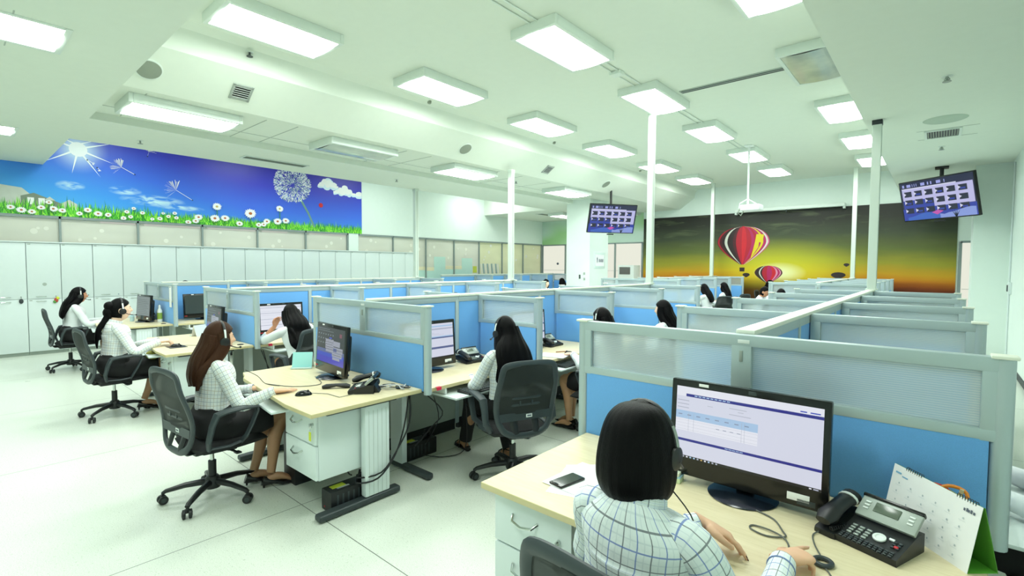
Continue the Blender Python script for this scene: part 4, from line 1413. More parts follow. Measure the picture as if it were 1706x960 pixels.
# ------------------------------------------------------------------ monitors
SC = {k: emis('screen_'+k, c, s*.78) for k, (c, s) in {'paper': ('#e6e9fb', .95), 'white': ('#f2f4ff', 1.0), 'navy': ('#2a2aa0', .75), 'blue': ('#3c50d0', .85), 'light': ('#b4d4f6', .95), 'grey': ('#c3c8dc', .85), 'dark': ('#10121c', .5),
      'shell': ('#3d4450', .55), 'icon': ('#8f98a6', .7), 'violet': ('#4a3fd0', .8), 'win': ('#aeb2c4', .8), 'line': ('#9aa4c0', .8), 'pink': ('#a05070', .6), 'gold': ('#e0c070', .8), 'dim': ('#59606a', .5), 'page': ('#8d979c', .62), 'mid': ('#6c78b0', .7)}.items()}
M_OFFS = mat('switched_off_screen', '#39423f', .25, vary=.02)
def make_monitor(kind, label, W=.575, H=.41, base='disc'):
    """all-in-one screen; front faces -y, origin on the desk under the stand"""
    o = thing('monitor', label, 'monitor')
    zc = .235; tl = -.07
    T = Matrix.Translation((0, 0, zc)) @ Matrix.Rotation(tl, 4, 'X')
    k = MB(); k.box((0, 0, 0), (W, .035, H), M_BLACKG, .008, M=T); k.build('bezel', None, o)
    k = MB(); k.box((0, .045, -.02), (W*.72, .06, H*.72), M_BLACK, .02, M=T); k.build('rear_case', None, o)
    w = W/2-.024; zt = H/2-.03; zb = -H/2+.075
    s = MB()
    def r(x0, x1, a, b_, m, d):
        """x from left 0..1, height from bottom 0..1"""
        X0, X1 = -w+2*w*x0, -w+2*w*x1; Z0, Z1 = zb+(zt-zb)*a, zb+(zt-zb)*b_
        y = -.0178-d*.00035
        s.faces([(X0, y, Z0), (X1, y, Z0), (X1, y, Z1), (X0, y, Z1)], [(0, 1, 2, 3)], SC[m] if m in SC else m, T)
    q = random.Random(len(label))
    if kind == 'web':
        r(0, 1, 0, 1, 'paper', 0); r(0, 1, .9, 1, 'white', 1); r(.075, 1, .865, .905, 'navy', 1); r(0, .075, .865, .905, 'white', 1)
        for i in range(9): r(.14+i*.03, .162+i*.03, .879, .893, 'light', 2)
        r(.86, .90, .92, .935, 'blue', 2); r(.92, .98, .92, .935, 'blue', 2)
        for i in range(3): r(.01, .1, .80-.05*i, .81-.05*i, 'grey', 2)
        r(.4, .52, .80, .808, 'grey', 2); r(.46, .5, .765, .772, 'grey', 2); r(.4, .55, .72, .728, 'grey', 2); r(.24, .28, .775, .781, 'grey', 2)
        r(.0, .6, .55, .66, 'light', 1); r(0, .6, .38, .55, 'white', 1)
        for i in range(4): r(0, .6, .40+i*.042, .402+i*.042, 'grey', 2)
        for f in (.1, .14, .49, .51): r(f, f+.002, .38, .64, 'grey', 2)
        for i in range(8): r(.02+i*.07, .05+i*.07, .60, .612, 'line', 3)
        for i in range(4): r(.31+i*.05, .335+i*.05, .485-.0*i, .493, 'line', 3)
        r(0, 1, .235, .27, 'navy', 1)
        for i in range(5): r(.38+i*.026, .402+i*.026, .248, .258, 'light', 2)
        r(0, 1, 0, .035, 'dark', 1)
        for i, m_ in enumerate(('white', 'grey', 'grey', 'white', 'light', 'light', 'grey', 'gold', 'white', 'light', 'grey', 'grey')): r(.01+i*.028, .023+i*.028, .008, .027, m_, 2)
        r(.93, .945, .01, .025, 'white', 2); r(.955, .985, .01, .025, 'grey', 2)
    elif kind == 'desk':
        for i in range(10):
            r(0, 1, i/10, (i+1)/10, ('violet', 'violet', 'blue', 'mid', 'shell', 'shell', 'shell', 'shell', 'shell', 'shell')[i], 0)
        r(0, .6, .885, .895, 'icon', 1)
        for j in range(3):
            for i in range(7): r(.03+i*.09, .065+i*.09, .78-j*.12, .815-j*.12, 'icon', 1); r(.025+i*.09, .07+i*.09, .765-j*.12, .772-j*.12, 'dim', 2)
        for i in range(9): r(.02+i*.05, .045+i*.05, .93, .955, 'icon', 1)
        for x0, x1, a, b_ in ((.32, .62, .55, .68), (.32, .62, .42, .54), (.34, .62, .34, .41), (.60, .85, .52, .66), (.62, .95, .36, .5), (.58, .93, .24, .35), (.6, .86, .16, .23)): r(x0, x1, a, b_, 'win', 2)
        r(.62, .74, .38, .47, 'mid', 3); r(.45, .55, .70, .74, 'blue', 2)
        for x0, x1, a, b_ in ((.33, .61, .60, .61), (.33, .61, .47, .48), (.63, .94, .43, .44), (.6, .9, .29, .3)): r(x0, x1, a, b_, 'shell', 3)
        r(.82, .9, .78, .88, 'pink', 1); r(0, 1, 0, .03, 'dark', 1)
        for i in range(8): r(.02+i*.05, .035+i*.05, .006, .022, 'icon', 2)
    elif kind == 'table':
        r(0, 1, 0, 1, 'paper', 0); r(0, 1, .9, .94, 'light', 1); r(0, 1, .56, .63, 'mid', 1); r(0, 1, .60, .63, 'light', 2); r(0, 1, .26, .32, 'mid', 1); r(0, 1, .82, .86, 'grey', 1)
        for f in (.3, .52): r(f, f+.006, .33, .55, 'grey', 1)
        for i in range(5): r(.03, .8-.1*i, .67+i*.03, .676+i*.03, 'grey', 1)
        r(0, 1, 0, .03, 'dark', 1)
    elif kind == 'lines':
        r(0, 1, 0, 1, 'white', 0)
        for a in (.9, .68, .43, .18): r(0, 1, a, a+.012, 'line', 1)
        for a in (.95, .76, .6, .3): r(.02, .7, a, a+.005, 'grey', 1)
    elif kind == 'page':
        r(0, 1, 0, 1, 'page', 0)
        for i in range(9): r(.05, .9-.08*(i % 3), .1+i*.09, .12+i*.09, 'dim', 1)
    elif kind == 'off':
        r(0, 1, 0, 1, M_OFFS, 0)
    s.build('screen', None, o, fixn=False)
    k = MB()
    k.box((-.155*W/.575, -.0182, H/2-.015), (.04, .002, .012), M_PAPER, .0005, M=T)
    k.build('top_label', None, o)
    k = MB(); k.box((.195*W/.575, -.0182, -H/2+.036), (.075, .002, .028), M_PAPER, .002, M=T)
    k.build('asset_label', None, o)
    k = MB()
    k.box((-W/2+.03, -.0182, -H/2+.04), (.036, .002, .010), M_RED, .0005, M=T); k.build('red_badge', None, o)
    k = MB(); k.box((W*.05, -.0182, H/2-.015), (.03, .002, .014), M_DGREY, .0005, M=T); k.box((W/2-.07, -.0182, -H/2+.022), (.06, .002, .02), M_DGREY, .0005, M=T); k.build('webcam', None, o)
    k = MB(); k.box((0, .045, .12), (.07, .035, .22), M_BLACK, .01); k.build('stand_neck', None, o)
    k = MB(); k.lathe([(.128, 0), (.132, .004), (.122, .010), (.04, .016)], M_BASE, 40); k.build('stand_base', None, o)
    return o
M_BASE = mat('blue_black_base', '#141c26', .2, vary=.05)

# ------------------------------------------------------------------ desk phone
def make_phone(label):
    o = thing('desk_phone', label, 'telephone')
    k = MB()
    k.prism([(-.095, 0), (-.098, .022), (.04, .062), (.085, .062), (.085, 0)], -.075, .105, M_BLACK, 'x')
    b = k.build('base', None, o)
    # tilt of the key face
    ang = math.atan2(.040, .138)
    Tf = Matrix.Translation((.015, -.098, .0235)) @ Matrix.Rotation(ang, 4, 'X')
    kk = MB()
    for r_ in range(4):
        for c in range(3): kk.box((-.063+c*.022, .078-r_*.014, .001), (.015, .008, .006), M_SILVER, .002, M=Tf)
    for r_ in range(3):
        for c in range(11): kk.box((-.075+c*.0145, .023-r_*.009, .001), (.010, .0055, .004), M_DGREY, .001, M=Tf)
    for r_ in range(3):
        for c in range(2): kk.box((.058+c*.014, .075-r_*.013, .001), (.009, .007, .005), M_DGREY, .001, M=Tf)
    kk.build('keys', None, o)
    kk = MB(); kk.lathe([(.019, 0), (.019, .005), (.012, .006), (.009, .003)], M_WHITE2, 20, Tf @ Matrix.Translation((.015, .065, 0))); kk.build('navigation_ring', None, o)
    kk = MB(); kk.box((.068, .052, .002), (.012, .009, .006), M_RED, .002, M=Tf); kk.build('red_key', None, o)
    kk = MB(); kk.box((.046, .078, .002), (.016, .009, .006), M_WHITE2, .002, M=Tf); kk.build('pale_key', None, o)
    # raised display
    Td = Matrix.Translation((.015, .052, .095)) @ Matrix.Rotation(-.55+pi/2-.35, 4, 'X')
    k = MB(); k.box((0, .0, -.006), (.178, .085, .016), M_SILVER, .006, M=Td); d = k.build('display_panel', None, o)
    k = MB(); k.box((-.005, .006, .0035), (.075, .036, .003), mat('lcd_grey', '#5d6a5c', .2), .001, M=Td); k.build('lcd', None, d)
    k = MB()
    for s in (-1, 1):
        for r_ in range(3): k.box((s*.065, .016-r_*.013, .0035), (.016, .006, .003), M_WHITE2, .001, M=Td)
    k.build('side_keys', None, d)
    k = MB(); k.box((0, .041, -.004), (.182, .012, .022), M_BLACKG, .005, M=Td); k.build('top_trim', None, d)
    k = MB(); k.prism([(.05, .06), (.085, .06), (.12, 0), (.085, 0)], -.03, .07, M_BLACK, 'x'); k.build('foot_stand', None, o)
    k = MB(); k.box((-.108, -.005, .022), (.075, .2, .044), M_BLACK, .015, rot=(.22, 0, 0)); k.build('cradle', None, o)
    k = MB()
    P = [(-.112, -.105, .052), (-.112, -.075, .062), (-.112, -.03, .078), (-.112, .03, .092), (-.112, .075, .096), (-.112, .10, .090)]
    k.tube(P, [(.024, .014), (.035, .026), (.030, .019), (.029, .018), (.035, .027), (.024, .016)], M_BLACK, 14, side=(1, 0, 0))
    h = k.build('handset', None, o)
    k = MB(); k.tube([(-.112, .047, .094), (-.112, .056, .096)], [(.0330, .0245)]*2, M_WHITE2, 14, side=(1, 0, 0)); k.build('handset_band', None, h)
    k = MB()
    pts = []
    for i in range(90):
        f = i/89
        c = Vector((-.085+.03*f, -.105+.17*f, .035-.0*f)); a = i*1.25
        pts.append(c+Vector((.007*cos(a), 0, .007*sin(a))))
    k.tube(pts, .0018, M_BLACK, 5); k.build('coiled_cord', None, o)
    return o

def keyboard(x, y, z, rz, lb, m=M_BLACK):
    o = thing('keyboard', lb, 'keyboard', (x, y, z), rz, 'keyboards')
    MB().prism([(-.07, 0), (-.07, .010), (.07, .022), (.07, 0)], -.21, .21, m, 'x').build('case', None, o)
    k = MB(); T = Matrix.Translation((0, 0, .017)) @ Matrix.Rotation(.085, 4, 'X')
    for r_ in range(5):
        for c in range(17): k.box((-.19+c*.0237, .05-r_*.023, .002), (.018, .018, .007), M_DGREY, .002, M=T, seg=1)
    k.build('keys', None, o)
    return o
def mouse(x, y, z, rz, lb, cable=None):
    o = thing('computer_mouse', lb, 'mouse', (x, y, z), rz, 'mice')
    def fn(d, p): return Vector((p.x, p.y, max(0, p.z)))
    k = MB(); k.ell((0, 0, 0), (.033, .058, .036), M_BLACKG, 18, 14, fn=fn); k.build('shell', None, o)
    k = MB(); k.cyl((-.004, .03, .028), (.004, .03, .028), .009, M_DGREY, 10); k.build('wheel', None, o)
    if cable:
        k = MB(); k.tube(cable, .0022, M_CABLEG, 6); k.build('cable', None, o)
    return o
def cable(pts, r, m, lb, name='cable', sub=4):
    P = [Vector(p) for p in pts]
    Q = []
    n = len(P)
    for i in range(n-1):
        p0, p1, p2, p3 = P[max(i-1, 0)], P[i], P[i+1], P[min(i+2, n-1)]
        for s in range(sub):
            f = s/sub
            Q.append(.5*((2*p1)+(p2-p0)*f+(2*p0-5*p1+4*p2-p3)*f*f+(3*p1-p0-3*p2+p3)*f**3))
    Q.append(P[-1])
    o = MB().tube(Q, r, m, 7).build(name)
    return tag(o, lb, 'cable')
# ------------------------------------------------------------------ people
def skin_mat(name, c):
    mt = bpy.data.materials.new(name); mt.use_nodes = True
    t = NT(mt); b = t.n['Principled BSDF']
    c0 = lin(c)
    t.ln(t.mix(t.noise(t.coords(), 18, 3), tuple(v*.92 for v in c0), tuple(min(1, v*1.06) for v in c0)), b.inputs['Base Color'])
    b.inputs['Roughness'].default_value = .5
    b.inputs['Subsurface Weight'].default_value = .12
    b.inputs['Subsurface Radius'].default_value = (.012, .005, .003)
    return mt
SKIN = skin_mat('skin_light', '#e2b594')
SKIN2 = skin_mat('skin_tan', '#c98f6c')
SKIN3 = skin_mat('skin_pale', '#efcbb0')
NYLON = skin_mat('nylon_leg', '#a9805f')
NYLON2 = skin_mat('bare_leg', '#c99b74')
def hair_mat(name, c, hi):
    mt = bpy.data.materials.new(name); mt.use_nodes = True
    t = NT(mt); b = t.n['Principled BSDF']
    n = t.noise(t.mapping(t.coords(), (240, 240, 7)), 2, 3)
    t.ln(t.mix(n, lin(c), lin(hi)), b.inputs['Base Color'])
    b.inputs['Roughness'].default_value = .42
    b.inputs['Specular IOR Level'].default_value = .09
    t.ln(t.bump(n, .35, .004), b.inputs['Normal'])
    return mt
HAIR = hair_mat('black_hair', '#050506', '#0f0e10')
HAIRB = hair_mat('brown_hair', '#2c1a12', '#4d3323')
def check_mat(name, base, l1, l2, period=.064, w=.05, faint=.5):
    """fine checks woven in the cloth, from the garment's own UV layout in metres"""
    mt = bpy.data.materials.new(name); mt.use_nodes = True
    t = NT(mt); b = t.n['Principled BSDF']
    uv = t.coords('UV'); u, v, _ = t.sep(uv)
    def lines(c, per, off, wid):
        f = t.math('FRACT', t.math('ADD', t.math('DIVIDE', c, per), off))
        return t.math('LESS_THAN', f, wid)
    col = lin(base)
    a1 = t.math('MAXIMUM', lines(u, period, 0, w), lines(v, period, 0, w))
    a2 = t.math('MAXIMUM', lines(u, period, .5, w), lines(v, period, .5, w))
    a3 = t.math('MAXIMUM', lines(u, period/2, .5, w*1.6), lines(v, period/2, .5, w*1.6))
    c = t.mix(t.math('MULTIPLY', a3, faint), col, lin('#b9c8d0'))
    c = t.mix(t.math('MULTIPLY', a2, .8), c, lin(l2))
    c = t.mix(t.math('MULTIPLY', a1, .85), c, lin(l1))
    t.ln(c, b.inputs['Base Color'])
    b.inputs['Roughness'].default_value = .8
    b.inputs['Specular IOR Level'].default_value = .2
    t.ln(t.bump(t.noise(t.coords(), 14, 3, .5), .35, .02), b.inputs['Normal'])
    return mt
SHIRT = check_mat('checked_shirt', '#e6efef', '#6d86c4', '#5a6068', .064, .045, .35)
SHIRT2 = check_mat('fine_checked_shirt', '#eef3f1', '#8c9db2', '#b0a68c', .05, .055, .3)
SHIRTW = mat('white_shirt', '#e8eef0', .8, vary=.03, bump=.3, bscale=14)
BLACKC = mat('black_cloth', '#101113', .85, vary=.1, bump=.2, bscale=60)
SHOE = mat('black_shoe', '#0c0c0e', .25, vary=.03)
M_EYEW = mat('eye_white', '#e6e3dd', .25, vary=0)
M_IRIS = mat('iris_dark', '#20140e', .15, vary=0)
M_LIP = mat('lip_red', '#b5484a', .4)
M_BROW = mat('brow_dark', '#1d1410', .7)
M_NAIL = mat('nail_dark', '#5a1a24', .25)
M_NAILP = mat('nail_pale', '#e8b9a6', .3)

def dense(P, R, n):
    P = [Vector(p) for p in P]
    R = [(r, r) if isinstance(r, (int, float)) else r for r in R]
    m = len(P); OP, OR = [], []
    def cr(a, b_, c, d, f): return .5*((2*b_)+(c-a)*f+(2*a-5*b_+4*c-d)*f*f+(3*b_-a-3*c+d)*f**3)
    for i in range(m-1):
        i0, i3 = max(i-1, 0), min(i+2, m-1)
        for s in range(n):
            f = s/n
            OP.append(cr(P[i0], P[i], P[i+1], P[i3], f))
            OR.append(tuple(max(.002, cr(R[i0][q], R[i][q], R[i+1][q], R[i3][q], f)) for q in (0, 1)))
    OP.append(P[-1]); OR.append(R[-1])
    return OP, OR

HRX, HRY, HRZ = .073, .093, .116
def head_fn(d):
    x, y, z = d
    p = Vector((x*HRX, y*HRY, z*HRZ))
    if z < 0:
        t = -z
        p.x *= 1-.30*t**1.6
        p.y *= (1-.08*t) if y > 0 else (1-.40*t)
    if y > 0:
        g = lambda cx, cz, sx, sz: math.exp(-(((abs(x)-cx) if cx else x)/sx)**2-((z-cz)/sz)**2)
        p.y += .021*g(0, -.16, .15, .13)*y + .010*g(0, .02, .12, .2)*y
        p.y -= .008*g(.36, .07, .2, .12)*y
        p.y += .004*g(.33, .24, .35, .08)*y
        p.y += .007*g(0, -.50, .26, .10)*y
        p.y -= .003*g(0, -.50, .3, .02)*y
        p.y += .011*g(0, -.84, .3, .14)*y
        p.x += (.004*g(.62, -.15, .25, .25))*(1 if x > 0 else -1)
    return p

def finger(mb, root, d, bend_axis, L, r, curl, m):
    P = [Vector(root)]; R = [r]
    dd = Vector(d).normalized()
    for f, c, rr_ in ((.46, curl*.8, .95), (.30, curl, .84), (.24, curl*.7, .70)):
        dd = Matrix.Rotation(c, 3, bend_axis) @ dd
        P.append(P[-1]+dd*L*f*.5); R.append(r*(rr_+.03)); P.append(P[-1]+dd*L*f*.5); R.append(r*rr_)
    R[-1] = r*.45
    mb.tube(P, R, m, 9)
    return P[-1], dd
def hand(mb, wrist, fw, up, side, curls, m, nails=None, thumb_curl=.35, spread=.10):
    w = Vector(wrist); f = Vector(fw).normalized(); u = Vector(up); u = (u-f*u.dot(f)).normalized()
    th = u.cross(f)*side          # direction of the thumb side
    mb.tube([w-f*.035, w, w+f*.03, w+f*.06, w+f*.082, w+f*.092], [(.025, .020), (.026, .018), (.036, .018), (.041, .015), (.040, .013), (.03, .008)], m, 16, side=th)
    bax = f.cross(u)
    tips = []
    for k, (off, L, r, dz) in enumerate(((.030, .072, .0082, .078), (.0105, .080, .0086, .083), (-.0095, .074, .0082, .080), (-.0285, .058, .0072, .072))):
        d = (f+th*(spread*(1.5-k)*.55)).normalized()
        tp, dd = finger(mb, w+f*(dz-.012)+th*off, d, bax, L+.012, r, -curls[k] if True else 0, m)
        tips.append((tp, dd))
    # thumb from the side of the palm near its base
    tr = w+f*.022+th*.026-u*.004
    mb.tube([tr, tr+f*.022+th*.022-u*.006, tr+f*.048+th*.034-u*.012, tr+f*.070+th*(.036-.02*thumb_curl)-u*.016, tr+f*.080+th*(.034-.03*thumb_curl)-u*.017], [.016, .013, .0105, .009, .004], m, 10)
    if nails is not None:
        for tp, dd in tips:
            nb = dd.cross(bax).normalized()
            nails.box(tp-dd*.006+u*.0045, (.009, .010, .003), None, .001, M=None)
    return tips

def remesh_obj(mb, name, voxel, parent, smooth=2):
    bmesh.ops.recalc_face_normals(mb.bm, faces=mb.bm.faces[:])
    me = bpy.data.meshes.new(name+'_raw'); mb.bm.to_mesh(me); mb.bm.free()
    o = bpy.data.objects.new(name, me); COL.objects.link(o)
    md = o.modifiers.new('r', 'REMESH'); md.mode = 'VOXEL'; md.voxel_size = voxel; md.use_smooth_shade = True
    ms = o.modifiers.new('s', 'SMOOTH'); ms.factor = .5; ms.iterations = smooth
    dg = bpy.context.evaluated_depsgraph_get(); dg.update()
    ev = o.evaluated_get(dg)
    nm = bpy.data.meshes.new_from_object(ev)
    o.modifiers.clear(); o.data = nm
    bpy.data.meshes.remove(me)
    nm.name = name
    for p in nm.polygons: p.use_smooth = True
    o.parent = parent
    return o

def person(label, loc, rz, lean=.06, side=0.0, twist=0.0, head_yaw=0.0, head_pitch=0.0, arms=None, legs=None, hair='long', hair_m=None, skin=None,
           shirt=None, bottom='skirt', shoes='pump', voxel=.0055, headset=None, hair_bottom=.80, hair_w=(.115, .10, False), leg_m=None, scale=1.0, detail=True, cat='person', head_off=(0, 0, 0), shirt_seg=28):
    skin = skin or SKIN; hair_m = hair_m or HAIR; shirt = shirt or SHIRT2; leg_m = leg_m or NYLON
    root = thing('person', label, cat, loc, rz)
    root.scale = (scale,)*3
    HIP = Vector((0, 0, .52))
    def up(v):
        v = Vector(v)
        w = max(0, min(1, (v.z-.50)/.22)); w = w*w*(3-2*w)
        R = Matrix.Rotation(twist*w, 3, 'Z') @ Matrix.Rotation(-lean*w, 3, 'X') @ Matrix.Rotation(side*w, 3, 'Y')
        return HIP+R @ (v-HIP)
    MU = Matrix.Translation(HIP) @ (Matrix.Rotation(twist, 4, 'Z') @ Matrix.Rotation(-lean, 4, 'X') @ Matrix.Rotation(side, 4, 'Y')) @ Matrix.Translation(-HIP)
    hc = MU @ Vector((head_off[0], .035+head_off[1], 1.135+head_off[2]))
    # head keeps its own attitude
    MH = Matrix.Translation(hc) @ Matrix.Rotation(head_yaw, 4, 'Z') @ Matrix.Rotation(-head_pitch, 4, 'X')
    b = MB()
    # torso
    zs = [(.435, .15, .10, -.01), (.48, .172, .118, -.005), (.54, .172, .118, 0), (.60, .150, .104, 0), (.67, .126, .090, 0), (.74, .130, .094, .004), (.81, .143, .108, .012), (.87, .150, .112, .012), (.925, .150, .098, .002), (.965, .132, .078, -.006), (.995, .075, .058, -.006), (1.02, .050, .050, -.002), (1.05, .046, .048, .005)]
    PT = [up((0, y, z)) for z, a, c, y in zs]; RT = [(a, c) for z, a, c, y in zs]
    P, R = dense(PT, RT, 2)
    sx = Matrix.Rotation(twist, 3, 'Z') @ Vector((1, 0, 0))
    b.tube(P, R, skin, 24, side=sx)
    neck0 = MU @ Vector((0, -.002, 1.02)); nk = MH @ Vector((0, -.015, -.055))
    b.tube([neck0-Vector((0, 0, .03)), neck0, (neck0+nk)/2, nk, nk+Vector((0, 0, .03))], [.05, .05, .047, .048, .045], skin, 16)
    # head
    b.ell((0, 0, 0), (1, 1, 1), skin, 40, 32, M=MH, fn=lambda d, p: head_fn(d))
    for s in (-1, 1):
        b.ell((s*.074, -.008, -.006), (.012, .022, .032), skin, 12, 10, M=MH)
    # arms
    A = arms or {}
    sleeves = MB()
    nail_list = []
    def default_arm(s): return dict(elbow=(s*.225, .05, .70), wrist=(s*.16, .28, .75), fw=(-s*.12, 1, -.05), up=(0, .05, 1), curls=(.25, .3, .32, .35))
    for s in (-1, 1):
        a = default_arm(s); a.update(A.get('R' if s > 0 else 'L', {}))
        shd = MU @ Vector((s*.150, -.006, .938))
        el, wr = Vector(a['elbow']), Vector(a['wrist'])
        ins = MU @ Vector((s*.085, -.006, .945))
        P, R = dense([ins, shd, shd.lerp(el, .45), el, el.lerp(wr, .35), wr], [.042, .044, .037, .032, .033, .0215], 3)
        b.tube(P, R, skin, 14)
        tips = hand(b, wr, a['fw'], a['up'], s, a['curls'], skin, None, a.get('thumb', .35), a.get('spread', .1))
        if detail:
            for tp, dd in tips[:4]:
                n_ = Vector(a['up']); n_ = (n_-dd*n_.dot(dd)).normalized()
                Mx = Matrix((dd.cross(n_), dd, n_)).transposed().to_4x4(); Mx.translation = tp-dd*.005+n_*.0032
                nl = MB(); nail_list.append(nl)
                nl.ell((0, 0, 0), (.0042, .0062, .0018), M_NAIL if a.get('dark_nails') else M_NAILP, 8, 6, M=Mx)
        # sleeve follows the arm, ends at a cuff before the wrist
        cu = el.lerp(wr, a.get('cuff', .90))
        P, R = dense([ins+Vector((0, 0, .004)), shd+Vector((s*.004, 0, .006)), shd.lerp(el, .5), el, el.lerp(wr, .45), cu], [(.040, .042), (.050, .052), (.048, .049), (.046, .047), (.041, .042), (.033, .035)], 5)
        q = random.Random(int(1000*abs(el.x+el.y)))
        ph = q.uniform(0, 6)
        sleeves.tube(P, R, shirt, shirt_seg, urad=.05, v0=.022, ring=lambda k, th, ph=ph: 1+.022*sin(k*1.35+2*th+ph)+.016*sin(3*th+k*.5+ph))
        d_ = (wr-el).normalized()
        sleeves.tube([cu-d_*.012, cu+d_*.022], [(.038, .038), (.034, .034)], shirt, 20, urad=.036)
    # legs
    L = legs or {}
    def default_leg(s): return dict(knee=(s*.095, .43, .515), ankle=(s*.075, .40, .10), toe=(s*.08, .58, .02))
    shoe_list = []
    trousers = MB()
    for s in (-1, 1):
        g = default_leg(s); g.update(L.get('R' if s > 0 else 'L', {}))
        h = Vector((s*.085, .02, .50)); kn = Vector(g['knee']); an = Vector(g['ankle']); to = Vector(g['toe'])
        P, R = dense([h, h.lerp(kn, .5), kn+Vector((0, -.03, .01)), kn, kn.lerp(an, .12)+Vector((0, .005, 0)), kn.lerp(an, .35)+Vector((0, -.022, 0)), kn.lerp(an, .7)+Vector((0, -.008, 0)), an], [.074, .064, .054, .051, .049, .053, .038, .031], 3)
        b.tube(P, R, skin, 16)
        fd = Vector((to.x-an.x, to.y-an.y, 0)).normalized()
        heel = Vector((an.x, an.y, max(.03, an.z-.055)))-fd*.03
        P, R = dense([heel, an.lerp(to, .25)+Vector((0, 0, -.012)), an.lerp(to, .6), to-fd*.02], [(.024, .028), (.029, .030), (.036, .020), (.028, .010)], 2)
        b.tube(P, R, skin, 12, side=Vector((fd.y, -fd.x, 0)))
        sh = MB()
        sd = Vector((fd.y, -fd.x, 0))
        hz = an.z-.062
        if shoes == 'pump':
            bz = max(.02, hz)
            pts = [Vector((an.x, an.y, bz+.012))-fd*.058, Vector((an.x, an.y, bz+.004))-fd*.035, Vector((an.x, an.y, bz*.75+.006))+fd*.02, Vector((to.x, to.y, .022))-fd*.095, Vector((to.x, to.y, .018))-fd*.05, Vector((to.x, to.y, .013))-fd*.005, Vector((to.x, to.y, .010))+fd*.035]
            sh.tube(pts, [(.022, .036), (.032, .034), (.032, .022), (.041, .019), (.039, .019), (.024, .012), (.005, .005)], SHOE, 14, side=sd)
            hp = Vector((an.x, an.y, 0))-fd*.045
            sh.tube([hp+Vector((0, 0, bz)), hp+Vector((0, 0, bz*.5))-fd*.004, hp+Vector((0, 0, .004))-fd*.004], [.018, .009, .006], SHOE, 8)
        else:
            pts = [Vector((an.x, an.y, .02))-fd*.06, Vector((an.x, an.y, .018))+fd*.02, Vector((to.x, to.y, .012))-fd*.05, Vector((to.x, to.y, .010))+fd*.025]
            sh.tube(pts, [(.026, .016), (.032, .015), (.042, .009), (.018, .006)], SHOE, 12, side=sd)
            for f in (.35, .62, .85):
                c = an.lerp(to, f); zt = c.z+.012
                sh.tube([c+sd*.040-Vector((0, 0, c.z-.012)), c+sd*.028+Vector((0, 0, .012)), c+Vector((0, 0, .022)), c-sd*.028+Vector((0, 0, .012)), c-sd*.040-Vector((0, 0, c.z-.012))], [(.007, .004)]*5, SHOE, 8, side=fd)
            sh.tube([Vector((an.x, an.y, .006))-fd*.045, Vector((an.x, an.y, .045))-fd*.045], [.02, .026], SHOE, 10)
            ring_ = [an+Vector((.036*cos(t_), .036*sin(t_), .01)) for t_ in [i*pi/6 for i in range(12)]]
            sh.tube(ring_, .004, SHOE, 6, closed=True)
        shoe_list.append(sh)
        if bottom == 'trousers':
            P, R = dense([h+Vector((0, -.02, .0)), h.lerp(kn, .5), kn+Vector((0, -.02, .012)), kn+Vector((0, .012, -.01)), kn.lerp(an, .3), kn.lerp(an, .7), kn.lerp(an, .96)], [.096, .090, .074, .068, .066, .058, .056], 4)
            trousers.tube(P, R, BLACKC, 20, ring=lambda k, th: 1+.02*sin(k*1.1+2*th))
    body = remesh_obj(b, 'body', voxel, root)
    me = body.data
    me.materials.clear(); me.materials.append(skin); me.materials.append(leg_m)
    for p in me.polygons:
        if p.center.z < .60: p.material_index = 1
    # shirt: body with collar, sleeves
    st = MB()
    zs = [(.56, .166, .118, 0), (.60, .164, .116, 0), (.64, .158, .114, 0), (.70, .150, .110, 0), (.76, .152, .112, .004), (.82, .160, .122, .012), (.88, .166, .126, .012), (.925, .172, .112, .0), (.958, .168, .092, -.008), (.985, .118, .076, -.010), (1.004, .072, .064, -.006)]
    P, R = dense([up((0, y, z)) for z, a, c, y in zs], [(a, c) for z, a, c, y in zs], 4)
    st.tube(P, R, shirt, 48, side=sx, urad=.14, ring=lambda k, th: 1+.010*sin(k*.55+3*th)+.012*sin(5*th-k*.35)*max(0, (22-k)/22))
    cp = [MU @ Vector((.066*cos(t_), -.004+.060*sin(t_)-.0, 1.008-.016*sin(t_))) for t_ in [i*pi/9 for i in range(18)]]
    st.tube(cp, [(.006, .020)]*18, shirt, 8, side=None, closed=True)
    # join sleeves into the shirt mesh
    me2 = bpy.data.meshes.new('tmp'); 
    for q in st.mats: pass
    n_before = len(st.bm.faces)
    tmp = bpy.data.meshes.new('sleeve_tmp'); sleeves.bm.to_mesh(tmp); sleeves.bm.free()
    st.bm.from_mesh(tmp); bpy.data.meshes.remove(tmp); bpy.data.meshes.remove(me2)
    st.build('shirt', None, root, smooth_angle=1.3)
    if bottom == 'skirt':
        k = MB()
        kr = [Vector((L.get('R', {}).get('knee', (.095, .43, .515)))), Vector((L.get('L', {}).get('knee', (-.095, .43, .515))))]
        kc = (kr[0]+kr[1])/2; hwk = abs(kr[0].x-kr[1].x)/2+.062
        pts = [up((0, -.002, .67)), up((0, 0, .62)), Vector((0, -.005, .555)), Vector((0, .03, .50)), Vector((0, .12, .492)), Vector((0, .22, .497))*1, Vector((kc.x*.7, kc.y-.12, kc.z-.008)), Vector((kc.x, kc.y-.055, kc.z-.004))]
        P, R = dense(pts, [(.142, .108), (.172, .128), (.198, .142), (.208, .124), (.204, .112), (.196, .104), (.182, .092), (hwk+.006, .078)], 4)
        k.tube(P, R, BLACKC, 32, side=(1, 0, 0), ring=lambda q, th: 1+.012*sin(q*.9+3*th)+.10*sin(2*th)**2)
        k.build('skirt', None, root, smooth_angle=1.3)
    else:
